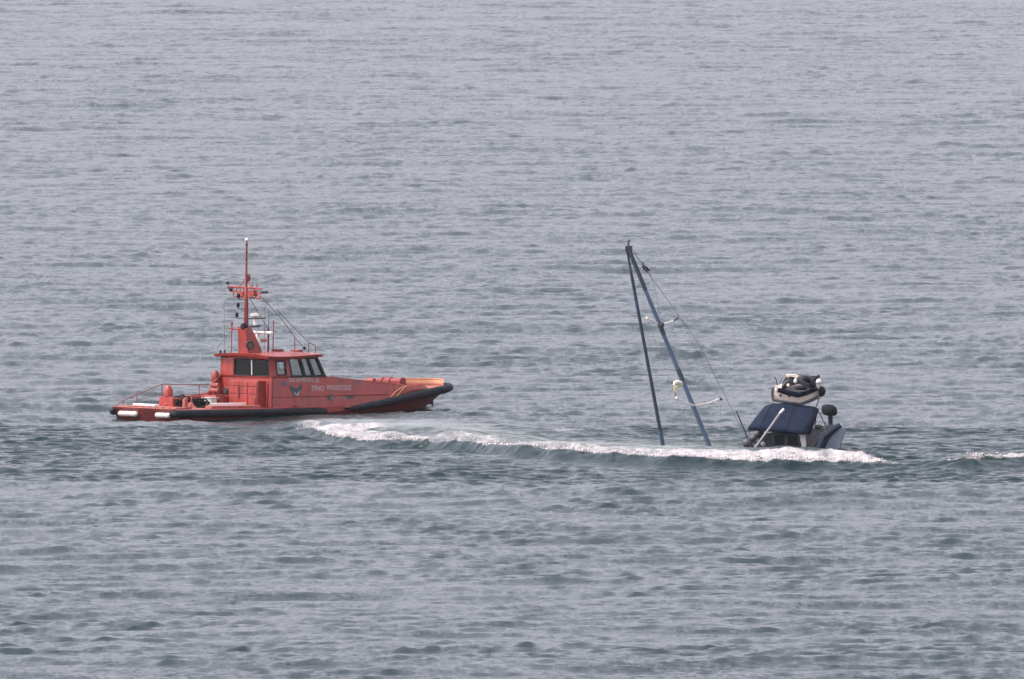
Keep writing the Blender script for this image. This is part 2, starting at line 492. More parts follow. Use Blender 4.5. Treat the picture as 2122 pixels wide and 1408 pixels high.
    L(noise(1.0, 8, (1.0, 0.28, 1), 0.75), fr_.inputs[0])
    L(fr_.outputs[0], fcol.inputs[0]); L(fcol.outputs[2], fo.inputs["Base Color"])
    fbp = t.nodes.new("ShaderNodeBump"); fbp.inputs["Strength"].default_value = 0.9; fbp.inputs["Distance"].default_value = 0.25
    L(noise(2.6, 6, (1, 0.6, 1), 0.7), fbp.inputs["Height"]); L(fbp.outputs[0], fo.inputs["Normal"])
    # foam breaks up at its edges
    ad = t.nodes.new("ShaderNodeMath"); ad.operation = 'MULTIPLY_ADD'
    ad.inputs[1].default_value = 1.5; ad.inputs[2].default_value = -0.78
    L(noise(2.2, 8, (1, 0.2, 1), 0.78), ad.inputs[0])
    sm = t.nodes.new("ShaderNodeMath"); sm.operation = 'ADD'
    L(ad.outputs[0], sm.inputs[0]); L(a2.outputs["Fac"], sm.inputs[1])
    mr = t.nodes.new("ShaderNodeMapRange"); mr.inputs[1].default_value = 0.36; mr.inputs[2].default_value = 0.86
    L(sm.outputs[0], mr.inputs[0])
    ms = t.nodes.new("ShaderNodeMixShader")
    L(mr.outputs[0], ms.inputs[0]); L(b.outputs[0], ms.inputs[1]); L(fo.outputs[0], ms.inputs[2])
    L(ms.outputs[0], t.nodes["Material Output"].inputs["Surface"])
    me.materials.append(m)
    return o, (X2, Y2, H, foam, V, u, ys)

sea, SEA = make_sea()

# thin sea haze: one even volume round the camera, the boats and the whole sea
hb = MB().box((-27000, -27000, -9), (27000, 27000, 62))
hm = bpy.data.materials.new("haze_air"); hm.use_nodes = True
ht = hm.node_tree; ht.nodes.clear()
hv = ht.nodes.new("ShaderNodeVolumePrincipled")
hv.inputs["Color"].default_value = (0.95, 0.95, 1.0, 1)
hv.inputs["Density"].default_value = HAZE
hv.inputs["Anisotropy"].default_value = 0.2
ho = ht.nodes.new("ShaderNodeOutputMaterial")
ht.links.new(hv.outputs[0], ho.inputs["Volume"])
hz = hb.build("haze", hm)
hz["kind"] = "stuff"


FOAM = mat("white_sea_foam", (0.54, 0.5, 0.5), 0.95, var=0.06)
def foam_lumps():
    X, Y, H, F, V, u, ys = SEA
    rng = np.random.default_rng(5)
    sel = np.argwhere((F > 0.62) & (np.abs(V) < 1.0))
    ico = [(0,0,-1),(0.72,-0.53,-0.45),(-0.28,-0.85,-0.45),(-0.89,0,-0.45),(-0.28,0.85,-0.45),(0.72,0.53,-0.45),(0.28,-0.85,0.45),(-0.72,-0.53,0.45),(-0.72,0.53,0.45),(0.28,0.85,0.45),(0.89,0,0.45),(0,0,1)]
    fac = [(0,1,2),(1,0,5),(0,2,3),(0,3,4),(0,4,5),(1,5,10),(2,1,6),(3,2,7),(4,3,8),(5,4,9),(1,10,6),(2,6,7),(3,7,8),(4,8,9),(5,9,10),(6,10,11),(7,6,11),(8,7,11),(9,8,11),(10,9,11)]
    ico = np.array(ico)
    vs = []; fs = []
    pick = sel[rng.choice(len(sel), min(7000, len(sel)), replace=False)]
    for (i, j) in pick:
        s = 0.015 + 0.055 * rng.random() ** 2.5
        c = np.array([X[i, j], Y[i, j], H[i, j] + s * 0.25 + (0.18 * rng.random() if rng.random() < 0.12 else 0)])
        p = ico * (0.7 + 0.6 * rng.random((12, 1))) * s * np.array([1.5, 1.3, 0.8]) + c
        o_ = len(vs) * 12
        vs.append(p); fs += [tuple(q + o_ for q in f) for f in fac]
    mb = MB(); mb.v = [tuple(p) for p in np.concatenate(vs)]; mb.f = fs
    o = mb.build("sea_foam", FOAM, smooth=180)
    o["kind"] = "stuff"
    o["label"] = "white foam thrown up along the breaking wave crest in front of the sinking yacht"
    return o
foam_lumps()

# ------------------------------------------------------------------ rescue boat
BOAT = thing("rescue_boat", "orange red rescue launch with wheelhouse and tall mast heading right past the wave", "boat",
             (-20.31, 881.0, 0.0), (0, R(1.2), R(44)))
BM = Matrix.LocRotScale(BOAT.location, BOAT.rotation_euler, None)
# boat frame: x forward from the transom, y to port, z up from the waterline; stb = distance to starboard
def bp_(px, py, stb=0.0):
    """a boat-frame point read off image pixel coordinates (pixels: 37.56 to the metre)"""
    z = 0.0; Lx = 0.0
    for _ in range(6):
        Lx = (px - 298 - 26.1 * stb - 0.565 * z) / 27.0
        z = (866 - 0.40 * Lx + 1.23 * stb - py) / 37.56
    return Vector((Lx, -stb, z))

def zf(L): return interp(L, [(0, .28), (11.5, .32), (12.5, .36), (13.3, .44), (16.2, .78), (18.35, 1.08), (20.5, 1.33), (23, 1.52)])
def plan(L, wv):
    """half breadth at length L; wv = 0 at the fender line, 1 at the bottom"""
    L0 = lerp(13.0, 8.5, wv); Lm = lerp(22.9, 20.2, wv); n = lerp(2.4, 1.7, wv); m = lerp(2.1, 1.15, wv); B = lerp(2.55, 2.15, wv)
    if L <= L0: return B
    t = min(1, (L - L0) / (Lm - L0))
    return B * (1 - t ** n) ** (1 / m)
def Lmax(wv): return lerp(22.9, 20.2, wv)

def build_hull():
    ts = [0.5 * (1 - math.cos(math.pi * (0.5 + 0.5 * i / 34))) * 2 - 1 for i in range(35)]
    ts = [i / 22 * 0.72 for i in range(22)] + [0.72 + 0.28 * math.sin(math.pi / 2 * i / 16) for i in range(17)]
    levels = [0, .25, .5, .75, 1.0, 1.25]
    mb = MB()
    for s in (1, -1):
        rows = []
        for wv in levels:
            ww = min(wv, 1.0)
            row = []
            for t in ts:
                L = t * Lmax(ww) + 0.55 * min(ww, 1) * (1 - t) ** 6
                P = plan(L, ww) * (1.0 if wv <= 1 else 0.12)
                z0 = zf(t * Lmax(0))
                z = lerp(z0, -0.5, ww) if wv <= 1 else -1.1
                row.append((L, s * P, z))
            rows.append(row)
        mb.grid(rows)
        # transom half
        tr = [rows[i][0] for i in range(len(levels))]
        mb.add(tr + [(0, 0, tr[0][2]), (0.55, 0, -1.1)], [tuple(range(len(tr))) + (len(tr) + 1, len(tr))])
    return mb
HULLR = mat("hull_red_shaded", (0.19, 0.028, 0.024), 0.5, var=0.25, wear=(0.10, 0.035, 0.034), wear_amt=0.9)  # boat's red made darker: shade under the flared hull put into the colour
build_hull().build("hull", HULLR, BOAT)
# worn stem plate running down the bow
mb = MB(); rows = []
for i in range(9):
    wv = 0.12 + 0.85 * i / 8
    c = Vector((Lmax(wv), 0, lerp(zf(22.9), -0.5, wv)))
    Lq = Lmax(wv) - 0.5
    rows.append([(Lq + 0.03, plan(Lq, wv) + 0.02, c.z), (c.x - .1, plan(c.x - .1, wv) + .02, c.z), (c.x + 0.05, 0, c.z), (c.x - .1, -plan(c.x - .1, wv) - .02, c.z), (Lq + 0.03, -plan(Lq, wv) - 0.02, c.z)])
mb.grid(rows)
mb.build("stem_plate", STEM, BOAT)

# deck: aft working deck, side decks, foredeck
mb = MB()
rows = []
for i in range(28):
    L = 0.02 + 22.6 * i / 27
    P = plan(L, 0) - 0.02
    z = zf(L) + (0.17 if L < 13 else 0.05)
    rows.append([(L, P, z), (L, P * .5, z + .02), (L, 0, z + .03), (L, -P * .5, z + .02), (L, -P, z)])
mb.grid(rows)
mb.build("deck", REDDECK, BOAT, thick=0.06)
# gunwale band between fender and deck
for s in (1, -1):
    mb = MB()
    rows = []
    for i in range(24):
        L = 12.8 * i / 23
        P = plan(L, 0)
        rows.append([(L, s * (P + .02), zf(L) - .05), (L, s * (P + .03), zf(L) + .22), (L, s * (P - .10), zf(L) + .24), (L, s * (P - .12), zf(L) + .1)])
    mb.grid(rows).build("gunwale", RED, BOAT)
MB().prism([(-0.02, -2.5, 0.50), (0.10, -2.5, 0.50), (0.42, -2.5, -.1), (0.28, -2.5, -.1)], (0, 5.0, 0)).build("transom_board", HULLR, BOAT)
MB().box((-0.03, -2.45, 0.50), (0.3, 2.45, 0.56)).build("transom_cap", REDDECK, BOAT, bevel=0.02)

# black rubbing fenders
for s in (1, -1):
    pts = [(-0.12, s * 2.28, .26), (-0.02, s * 2.52, .26)] + [(L, s * (plan(L, 0) + .05), zf(L)) for L in np.linspace(0.35, 11.35, 24)]
    rr = [0.15, 0.20] + [0.21 + 0.008 * math.sin(i * 1.9) for i in range(24)]
    rr[-1] = 0.14
    MB().tube(pts, rr, 10).build("rubbing_fender", RUBBER, BOAT)
ts = [13.2 + (22.9 - 13.2) * math.sin(math.pi / 2 * i / 22) for i in range(23)]
path = [(L, -(plan(L, 0) + .03), zf(L)) for L in ts] + [(L, plan(L, 0) + .03, zf(L)) for L in reversed(ts[:-1])]
rr = [interp(p[0], [(13.2, .10), (14.2, .18), (17, .225), (20, .235), (23, .22)]) for p in path]
MB().tube(path, rr, 10).build("bow_fender", RUBBER, BOAT)

# raised forward trunk (flush red sides that carry the lettering)
def zt(L): return interp(L, [(7.6, 2.22), (11.9, 2.22), (12.6, 2.12), (16, 1.84), (18.2, 1.62)])
def pb(L): return min(2.34, plan(L, 0) - .10)
def pt(L): return min(2.04, plan(L, 0) - .34)
def side(L, z):
    z0 = zf(L) + .1; z1 = zt(L)
    t = max(0, min(1, (z - z0) / (z1 - z0)))
    return lerp(pb(L), pt(L), t)
mb = MB(); rows = []
for i in range(30):
    L = 7.6 + 10.6 * i / 29
    z0, z1 = zf(L) + .1, zt(L)
    half = [(L, -lerp(pb(L), pt(L), q), lerp(z0, z1, q)) for q in (0, .25, .5, .75, 1.0)]
    top = [(L, -(pt(L) - .07), z1 + .05), (L, -pt(L) * .5, z1 + .07), (L, 0, z1 + .08)]
    row = half + top
    row += [(p[0], -p[1], p[2]) for p in reversed(row[:-1])]
    rows.append(row)
mb.grid(rows)
n = len(rows[0])
mb.add(rows[0], [tuple(range(n))]); mb.add(rows[-1], [tuple(range(n))])
mb.build("forward_trunk", RED, BOAT)
# strip in paler deck paint, standing in for sunlight on the trunk edge
MB().tube([(L, -(pt(L) - .02), zt(L) + .03) for L in np.linspace(12.2, 18.0, 16)], 0.035, 6).build("trunk_lit_edge", REDDECK, BOAT)
for s in (1, -1):
    MB().tube([(L, -s * (side(L, 1.12) + .01), 1.12 + .012 * (L - 8)) for L in np.linspace(7.7, 16.5, 20)], 0.03, 6).build("strake", RED, BOAT)
# bow bulwark, starboard side, with its slanting after edge
mb = MB(); rows = []
for i in range(10):
    L = 17.0 + 2.9 * i / 9
    P = plan(L, 0) - .1
    h = interp(L, [(17.0, .08), (17.9, .52), (19.2, .50), (19.9, .12)])
    rows.append([(L, -P, zf(L) + .05), (L + .02, -(P - .06), zf(L) + .1 + h)])
mb.grid(rows)
mb.build("bow_bulwark", RED, BOAT, thick=0.07)
a, b2 = Vector((16.9, -(plan(16.9, 0) - .05), zf(16.9) + .16)), Vector((17.85, -(plan(17.9, 0) - .12), zf(17.9) + .63))
MB().tube([a, a.lerp(b2, .5) + Vector((0, -.02, .02)), b2], 0.045, 6).build("bulwark_brace", ORANGE, BOAT)
MB().tube([a + Vector((-.45, 0, -.02)), a.lerp(b2, .5) + Vector((-.35, 0, .03)), b2 + Vector((-.1, 0, 0))], 0.035, 6).build("bulwark_brace", ORANGE, BOAT)
# orange inner face of the bow
mb = MB(); rows = []
pp = []
for i in range(40):
    L = 20.2 + (22.55 - 20.2) * math.sin(math.pi / 2 * i / 20) if i <= 20 else 20.2 + (22.55 - 20.2) * math.sin(math.pi / 2 * (40 - i) / 20)
    P = max(0, plan(min(L + .33, 22.9), 0) - .15)
    pp.append((L, P if i <= 20 else -P))
pp = [p for p in pp if p[1] > -0.66]
for (L, y) in pp:
    rows.append([(L, y, zf(L) - .05), (L + .03, y, 1.90 if y > -0.4 else lerp(1.90, 1.66, (-.4 - y) / .26))])
mb.grid(rows)
mb.build("bow_inner_plate", ORANGE, BOAT, thick=0.06)
MB().tube([(r_[1][0], r_[1][1], r_[1][2] + .02) for r_ in rows], 0.045, 6).build("bow_rail_cap", ORANGE, BOAT)

# red windlass on the foredeck
wl = MB()
c0 = bp_(803, 789, -0.5); c1 = bp_(848, 789, 1.0)
wl.lathe([(0.05, -.98), (.20, -.95), (.20, -.62), (.13, -.6), (.13, -.35), (.26, -.33), (.26, .05), (.20, .08), (.20, .75), (.26, .77), (.26, .95), (.1, .98)],
         (18.75, -0.05, 1.83), (0, -1, 0), 14)
wlo = wl.build("windlass", MAROON, BOAT)
for y in (-1.0, .5):
    MB().box((18.45, y, 1.05), (19.05, y + .25, 1.75)).build("windlass_cheek", MAROON, wlo, bevel=.02)
MB().lathe([(.10, -.3), (.17, -.28), (.17, .3), (.1, .32)], (18.4, 1.25, 1.82), (0, -1, 0), 12).build("windlass_drum", RED, wlo)
# anchor stowed in the bow hawse
an = MB().tube([(21.4, 0.75, .62), (22.2, 0.85, .60), (22.9, .95, .60)], [.13, .15, .12], 8)
an.tube([(22.85, .95, .62), (22.98, .96, .35), (23.2, 1.0, .28)], .05, 6).tube([(22.7, .7, .6), (22.95, 1.25, .58)], .05, 6)
an.build("anchor", BLACK, BOAT)

# wheelhouse walls with real window openings
def wall(corner, holes, name, parent, m=RED, thick=0.06):
    """corner(s,t) gives a point for s,t in 0..1; holes = list of (s0,s1,t0,t1)"""
    ss = sorted(set([0, 1] + [h[0] for h in holes] + [h[1] for h in holes] + [i / 8 for i in range(9)]))
    tt = sorted(set([0, 1] + [h[2] for h in holes] + [h[3] for h in holes]))
    mb = MB(); vid = {}
    def vi(i, j):
        if (i, j) not in vid:
            vid[(i, j)] = len(mb.v); mb.v.append(tuple(corner(ss[i], tt[j])))
        return vid[(i, j)]
    for i in range(len(ss) - 1):
        for j in range(len(tt) - 1):
            cs_, ct_ = (ss[i] + ss[i + 1]) / 2, (tt[j] + tt[j + 1]) / 2
            if any(h[0] < cs_ < h[1] and h[2] < ct_ < h[3] for h in holes): continue
            mb.f.append((vi(i, j), vi(i + 1, j), vi(i + 1, j + 1), vi(i, j + 1)))
    return mb.build(name, m, parent, thick=thick)

def window(corner, h, nrm, parent, frame_m=BLACK, fr=0.035, mull=None, lab=None):
    s0, s1, t0, t1 = h
    nrm = Vector(nrm)
    q = [Vector(corner(s, t)) for s, t in ((s0, t0), (s1, t0), (s1, t1), (s0, t1))]
    pane = MB().prism([p - nrm * 0.012 for p in q], nrm * 0.010).build("window", GLASS, parent)
    f_ = MB()
    for i in range(4):
        a_, b_ = q[i], q[(i + 1) % 4]
        f_.tube([a_ + nrm * .03, b_ + nrm * .03], fr, 6)
    f_.build("window_frame", frame_m, pane)
    if mull:
        a_ = q[0].lerp(q[1], mull); b_ = q[3].lerp(q[2], mull)
        MB().tube([a_ + nrm * .03, b_ + nrm * .03], .035, 6).build("mullion", WHITE, pane)
    return pane

WZ0, WZ1 = 2.16, 3.38
def aft_c(s, t): return (7.6 - 0.02 * t, lerp(2.02, -2.02, s) * lerp(1, .96, t), lerp(WZ0, WZ1, t))
def fr_edge(t): return lerp(11.9, 11.22, t)
def stb_c(s, t): return (lerp(7.6, fr_edge(t), s), -lerp(2.02, 1.94, t), lerp(WZ0, WZ1, t))
def prt_c(s, t): return (lerp(7.6, fr_edge(t), s), lerp(2.02, 1.94, t), lerp(WZ0, WZ1, t))
def fs_c(s, t): return (lerp(fr_edge(t), fr_edge(t) + .65, s), -lerp(lerp(2.02, 1.94, t), .85, s), lerp(WZ0, WZ1, t))
def fc_c(s, t): return (fr_edge(t) + .65, lerp(-.85, .85, s), lerp(WZ0, WZ1, t))
def fp_c(s, t): return (lerp(fr_edge(t) + .65, fr_edge(t), s), lerp(.85, lerp(2.02, 1.94, t), s), lerp(WZ0, WZ1, t))
# the after window runs from amidships to the starboard corner
AFT = [(0.285, 0.985, .10, .82)]
wh = wall(aft_c, AFT, "wheelhouse_aft_wall", BOAT)
STB = [(.125, .295, .15, .76), (.395, .60, .10, .88), (.635, .765, .10, .88), (.80, .955, .10, .88)]
ws = wall(stb_c, STB, "wheelhouse_side_wall", BOAT)
PRT = [(.125, .295, .15, .76), (.395, .60, .10, .88), (.635, .765, .10, .88), (.80, .955, .10, .88)]
wp = wall(prt_c, PRT, "wheelhouse_side_wall", BOAT)
wf1 = wall(fs_c, [(.12, .88, .1, .9)], "wheelhouse_front_wall", BOAT)
wf2 = wall(fc_c, [(.05, .48, .1, .9), (.52, .95, .1, .9)], "wheelhouse_front_wall", BOAT)
wf3 = wall(fp_c, [(.12, .88, .1, .9)], "wheelhouse_front_wall", BOAT)
window(aft_c, AFT[0], (-1, 0, 0), wh, mull=0.51)
for h in STB: window(stb_c, h, (0, -1, 0), ws)
for h in PRT: window(prt_c, h, (0, 1, 0), wp)
window(fs_c, (.12, .88, .1, .9), Vector((.87, -.5, 0)), wf1)
for h in ((.05, .48, .1, .9), (.52, .95, .1, .9)): window(fc_c, h, (1, 0, 0), wf2)
window(fp_c, (.12, .88, .1, .9), Vector((.87, .5, 0)), wf3)
# black surround of the forward side windows
for c_, s in ((stb_c, -1), (prt_c, 1)):
    mb = MB()
    for (s0, s1) in ((.375, .395), (.60, .635), (.765, .80), (.955, .995)):
        mb.prism([Vector(c_(a_, b_)) + Vector((0, s * .035, 0)) for a_, b_ in ((s0, .06), (s1, .06), (s1, .93), (s0, .93))], (0, s * .012, 0))
    for (t0, t1) in ((.04, .10), (.88, .93)):
        mb.prism([Vector(c_(a_, b_)) + Vector((0, s * .038, 0)) for a_, b_ in ((.375, t0), (.995, t0), (.995, t1), (.375, t1))], (0, s * .012, 0))
    mb.build("window_surround", DARK, ws if s < 0 else wp)
# inside of the wheelhouse
MB().box((10.3, -1.6, 2.25), (11.3, 1.6, 2.62)).box((10.6, -1.5, 2.62), (11.2, -.4, 2.78)).build("helm_console", DARK, BOAT, bevel=.04)
for y in (-.8, .7):
    MB().box((9.1, y - .28, 2.28), (9.6, y + .28, 2.45)).box((9.05, y - .26, 2.45), (9.18, y + .26, 3.0)).build("helm_seat", BLACK, BOAT, bevel=.04)

MB().box((8.0, -1.3, 2.42), (8.3, -.98, 2.74)).build("cabin_box", WHITE, BOAT, bevel=.05)
MB().prism([(7.75, -1.55, 3.1), (7.75, -1.75, 3.1), (7.75, -1.9, 2.35), (7.75, -1.7, 2.6)], (.03, 0, 0)).build("curtain", GREYP, BOAT)
MB().box((7.8, .1, 2.2), (7.9, .32, 3.2)).build("cabin_post", GREYGREEN, BOAT)
# roof with overhanging, upswept after eave
mb = MB(); rows = []; rows2 = []
outline = [(7.25, 2.2), (7.25, 0), (7.25, -2.2)]
for i in range(15):
    s = i / 14
    L = lerp(7.22, 12.6, s)
    hw = interp(L, [(7.22, 2.2), (8.5, 2.2), (10.8, 2.18), (11.5, 2.0), (12.1, 1.55), (12.6, .9)])
    zc = interp(L, [(7.22, 3.50), (8.0, 3.56), (10, 3.62), (12.6, 3.48)])
    ze = interp(L, [(7.22, 3.40), (8.2, 3.36), (9.5, 3.38), (11.2, 3.47), (12.6, 3.44)])
    row = []
    for q in np.linspace(-1, 1, 13):
        row.append((L, -q * hw, lerp(zc, ze, abs(q) ** 2.2)))
    rows.append(row)
lo = [[(p[0] + (0.06 if i == 0 else -0.03 if i == 14 else 0), p[1] * .975, p[2] - .15) for p in r_] for i, r_ in enumerate(rows)]
mb.grid(rows); mb.grid(lo)
nn = len(rows); mm = 13
def strip(A_, B_):
    mb.grid([A_, B_])
strip(rows[0], lo[0]); strip(rows[-1], lo[-1])
strip([r_[0] for r_ in rows], [r_[0] for r_ in lo]); strip([r_[-1] for r_ in rows], [r_[-1] for r_ in lo])
roof = mb.build("roof", RED, BOAT, smooth=30)

# after face of the superstructure: lockers, vents, liferaft
lock = MB().box((6.95, -1.72, .48), (7.58, .58, 2.02)).build("locker", RED, BOAT, bevel=.03)
k = 0
for (y0, y1) in ((-1.68, -.98), (-.94, -.2), (-.16, .54)):
    for (z0, z1) in ((.56, 1.24), (1.28, 1.66), (1.70, 1.96)):
        MB().box((6.90, y0, z0), (6.96, y1, z1)).build("locker_door", RED, lock, bevel=.015)
MB().tube([(6.87, -.28, 1.0), (6.85, -.28, 1.75)], .03, 6).build("locker_handle", MAROON, lock)
MB().box((6.86, -1.62, .6), (6.93, -1.4, 1.1)).build("locker_vent", MAROON, lock, bevel=.02)
MB().ball((7.35, 2.15, 2.05), (.26, .26, .45), 12, 8).tube([(7.3, 2.15, 1.0), (7.35, 2.15, 1.9)], .16, 10).build("ventilator", MAROON, BOAT)
MB().lathe([(.02, 0), (.27, .01), (.27, .06), (.2, .07)], (7.57, 1.42, 1.36), (-1, 0, 0), 16).build("hatch_door", MAROON, BOAT)
MB().lathe([(.02, 0), (.17, .01), (.17, .1), (.05, .11)], (7.50, 1.42, 1.36), (-1, 0, 0), 16).build("porthole", DARK, BOAT)
for z in (1.38, 1.66):
    MB().lathe([(.04, -.32), (.13, -.30), (.13, .30), (.04, .32)], (7.2, 2.0, z), (0, 1, 0), 12).build("liferaft_canister", REDDECK, BOAT)
MB().box((6.2, .75, .5), (7.55, 2.1, 1.12)).build("deck_house", RED, BOAT, bevel=.05)
# dark red strip stands in for the recess shadow by the starboard corner
MB().box((7.50, -2.26, .55), (7.62, -2.0, 2.2)).build("corner_shade_strip", MAROON, BOAT, bevel=.02)
MB().box((7.44, -1.98, .6), (7.54, -1.85, 1.9)).build("fire_hose_box", RED, BOAT, bevel=.02)

# working deck gear
cap = MB().lathe([(.26, .5), (.26, .75), (.2, .8), (.2, 1.1), (.25, 1.14), (.25, 1.42), (.2, 1.62), (.1, 1.74), (.02, 1.77)], (2.1, .3, 0), (0, 0, 1), 14).build("towing_capstan", RED, BOAT)
MB().box((1.9, -.25, .5), (2.0, .85, 1.12)).box((2.0, .65, .5), (2.6, .8, 1.05)).box((2.0, -.2, .98), (2.6, .8, 1.06)).build("capstan_frame", RED, cap, bevel=.02)
MB().box((1.9, -1.25, .5), (2.02, -1.05, 1.05)).build("towing_bitt", REDDECK, BOAT, bevel=.02)
MB().box((2.6, -.6, .5), (2.75, -.4, 1.1)).build("towing_bitt", REDDECK, BOAT, bevel=.02)
MB().box((.75, .0, .62), (1.15, 1.75, .72)).build("deck_plank", WHITE, BOAT, bevel=.02)
MB().box((.35, -2.2, .5), (1.3, 2.2, .62)).build("stern_step", REDDECK, BOAT, bevel=.03)
for i in range(7):
    MB().box((.33, -1.9 + i * .55, .52), (.36, -1.62 + i * .55, .60)).build("freeing_slot", DARK, BOAT)
MB().box((3.1, -2.15, .49), (6.8, -1.6, .68)).build("side_locker", REDDECK, BOAT, bevel=.03)
MB().box((4.85, .55, .5), (7.5, 2.0, .72)).build("engine_hatch", REDDECK, BOAT, bevel=.03)
gb = MB().box((4.9, -.15, .55), (5.35, .55, 1.02)).build("equipment_box", GREYGREEN, BOAT, bevel=.03)
MB().box((4.85, -.2, 1.02), (5.4, .6, 1.07)).build("box_lid", GREYGREEN, gb, bevel=.015)
MB().box((4.2, -.9, .52), (6.9, -.7, .78)).build("hose_tray", WHITE, BOAT, bevel=.02)
MB().lathe([(.05, -.16), (.24, -.15), (.24, -.11), (.12, -.1), (.12, .1), (.24, .11), (.24, .15), (.05, .16)], (5.9, .2, 1.0), (0, 1, 0), 14).build("hose_reel", MAROON, BOAT)
MB().tube([(3.0, -.6, .5), (3.0, -.6, 1.15), (3.9, -.6, 1.18), (3.9, -.6, .5)], .035, 6).build("deck_frame", REDDECK, BOAT)
MB().box((3.2, 1.2, .5), (3.9, 1.9, .95)).build("gear_chest", MAROON, BOAT, bevel=.03)
MB().tube([(6.4, 1.9, 1.1), (6.9, 1.95, 1.75), (7.5, 1.9, 2.2)], .03, 6).build("hand_rail", REDDECK, BOAT)
mb = MB(); rows = []
for i in range(14):
    L = 4.6 + 3.0 * i / 13
    h = interp(L, [(4.6, .05), (5.3, .58), (6.6, .66), (7.6, .95)])
    rows.append([(L, plan(L, 0) - .12, zf(L) + .16), (L, plan(L, 0) - .16, zf(L) + .2 + h)])
mb.grid(rows).build("port_bulwark", RED, BOAT, thick=.08)
# port guard rail: sloped stern part, level part up to the house
rail = [bp_(236, 842, -2.4), bp_(255, 830, -2.4), bp_(283, 817, -2.4), bp_(310, 806, -2.4), bp_(332, 796.5, -2.4), bp_(372, 797, -2.4), bp_(408, 797, -2.4), bp_(442, 796, -2.4)]
gr = MB().tube(rail, .025, 6).build("guard_rail", MAROON, BOAT)
for (px, py, pyb) in ((253, 831, 846), (281, 818, 843), (332, 797, 838), (408, 797, 832)):
    a_ = bp_(px, py, -2.4); MB().tube([a_, (a_.x, a_.y, .45)], .032, 6).build("stanchion", MAROON, gr)
mid = [(p.x, p.y, lerp(p.z, .5, .45)) for p in rail[2:]]
MB().tube(mid, .014, 5).build("lower_rail", MAROON, gr)

# ---- mast and what it carries
f0 = MB()
rows = []
for (L0, L1, hw, z) in ((7.42, 8.60, .42, 3.50), (7.40, 8.48, .40, 3.85), (7.34, 8.22, .36, 4.3), (7.27, 7.98, .32, 4.7), (7.24, 7.85, .26, 4.98)):
    rows.append([(L0, -hw, z), (L1 - .1, -hw, z), (L1, -hw * .5, z), (L1, hw * .5, z), (L1 - .1, hw, z), (L0, hw, z)])
f0.grid(rows, True)
f0.add(rows[-1], [tuple(range(6))])
fun = f0.build("mast_housing", RED, BOAT, bevel=.03)
rc = bp_(514.5, 714.5, .55)
MB().torus(rc + Vector((0, -.02, 0)), .19, .075, (-.55, -1, 0.1), 18, 8).build("lifebuoy_ring", DARK, fun)
mast = MB().tube([(7.62, 0, 4.8), (7.6, 0, 6.0), (7.58, 0, 7.1), (7.58, 0, 7.15)], [.15, .13, .115, .07], 10).tube([(7.58, 0, 7.1), (7.57, 0, 9.72)], .068, 8, .05).build("mast", MAROON, BOAT)
MB().ball((7.57, 0, 9.80), .10, 10, 7).build("masthead_light", WHITE, mast)
for z in (9.5, 9.1, 8.7): MB().lathe([(.06, -.05), (.06, .05)], (7.57, 0, z), (0, 0, 1), 8).build("mast_clamp", BLACK, mast)
MB().ball((7.72, -.02, 7.68), (.13, .13, .2), 10, 7).tube([(7.62, 0, 7.35), (7.72, 0, 7.5)], .03, 6).build("mast_sensor", MAROON, mast)
yd = MB()
yd.tube([(7.6, 1.45, 7.16), (7.6, -1.25, 7.1)], .05, 6).tube([(7.6, 1.0, 6.62), (7.6, -1.15, 6.56)], .045, 6).tube([(7.6, 1.3, 6.9), (7.6, -1.2, 6.84)], .03, 6)
for y in (1.0, .7, .4, .1, -.2, -.5, -.8, -1.15): yd.tube([(7.6, y, 6.58), (7.6, y + .14, 7.14)], .03, 5)
yd.tube([(7.6, -.1, 7.5), (7.6, -1.1, 6.6)], .03, 5).tube([(7.6, .2, 7.5), (7.6, 1.1, 6.75)], .03, 5)
yd.box((7.45, -.75, 6.66), (7.75, -.25, 7.0)).box((7.5, .2, 6.66), (7.7, .6, 6.9)).tube([(7.6, -.5, 7.1), (7.6, -.5, 7.4)], .03, 5).tube([(7.6, -.85, 7.1), (7.6, -.85, 7.38)], .03, 5)
yard = yd.build("mast_yard", RED, BOAT)
MB().tube([(7.6, 1.45, 7.0), (7.6, 1.52, 7.3)], .02, 5).ball((7.6, 1.54, 7.36), .09, 8, 6).build("wind_sensor", BLACK, yard)
MB().ball((7.6, 1.25, 7.02), (.14, .16, .12), 8, 6).build("yard_lamp", BLACK, yard)
MB().box((7.5, -1.68, 6.86), (7.68, -1.25, 6.98)).build("loudhailer", BLACK, yard, bevel=.03)
for (L, z) in ((7.0, 6.68), (6.98, 6.17), (6.9, 5.63)):
    br = MB().tube([(7.58, 0, z - .22), (L, 0, z - .2), (L, 0, z - .1)], .022, 5).build("lamp_bracket", WIRE, mast)
    MB().lathe([(.03, -.14), (.09, -.12), (.10, .08), (.05, .14)], (L, 0, z), (0, 0, 1), 10).build("navigation_lamp", BLACK, br)
MB().lathe([(.03, -.02), (.17, 0), (.19, .2), (.14, .3), (.04, .34)], (7.22, -.1, 4.98), (1, -.15, .05), 14).build("searchlight", BLACK, BOAT)
MB().tube([(7.3, 0, 4.8), (7.22, .95, 4.85)], .05, 6).tube([(7.2, .72, 3.5), (7.2, .72, 5.02)], .03, 6).lathe([(.06, 0), (.07, .16), (.03, .2)], (7.2, .72, 5.02), (0, 0, 1), 8).build("exhaust_arm", MAROON, BOAT)
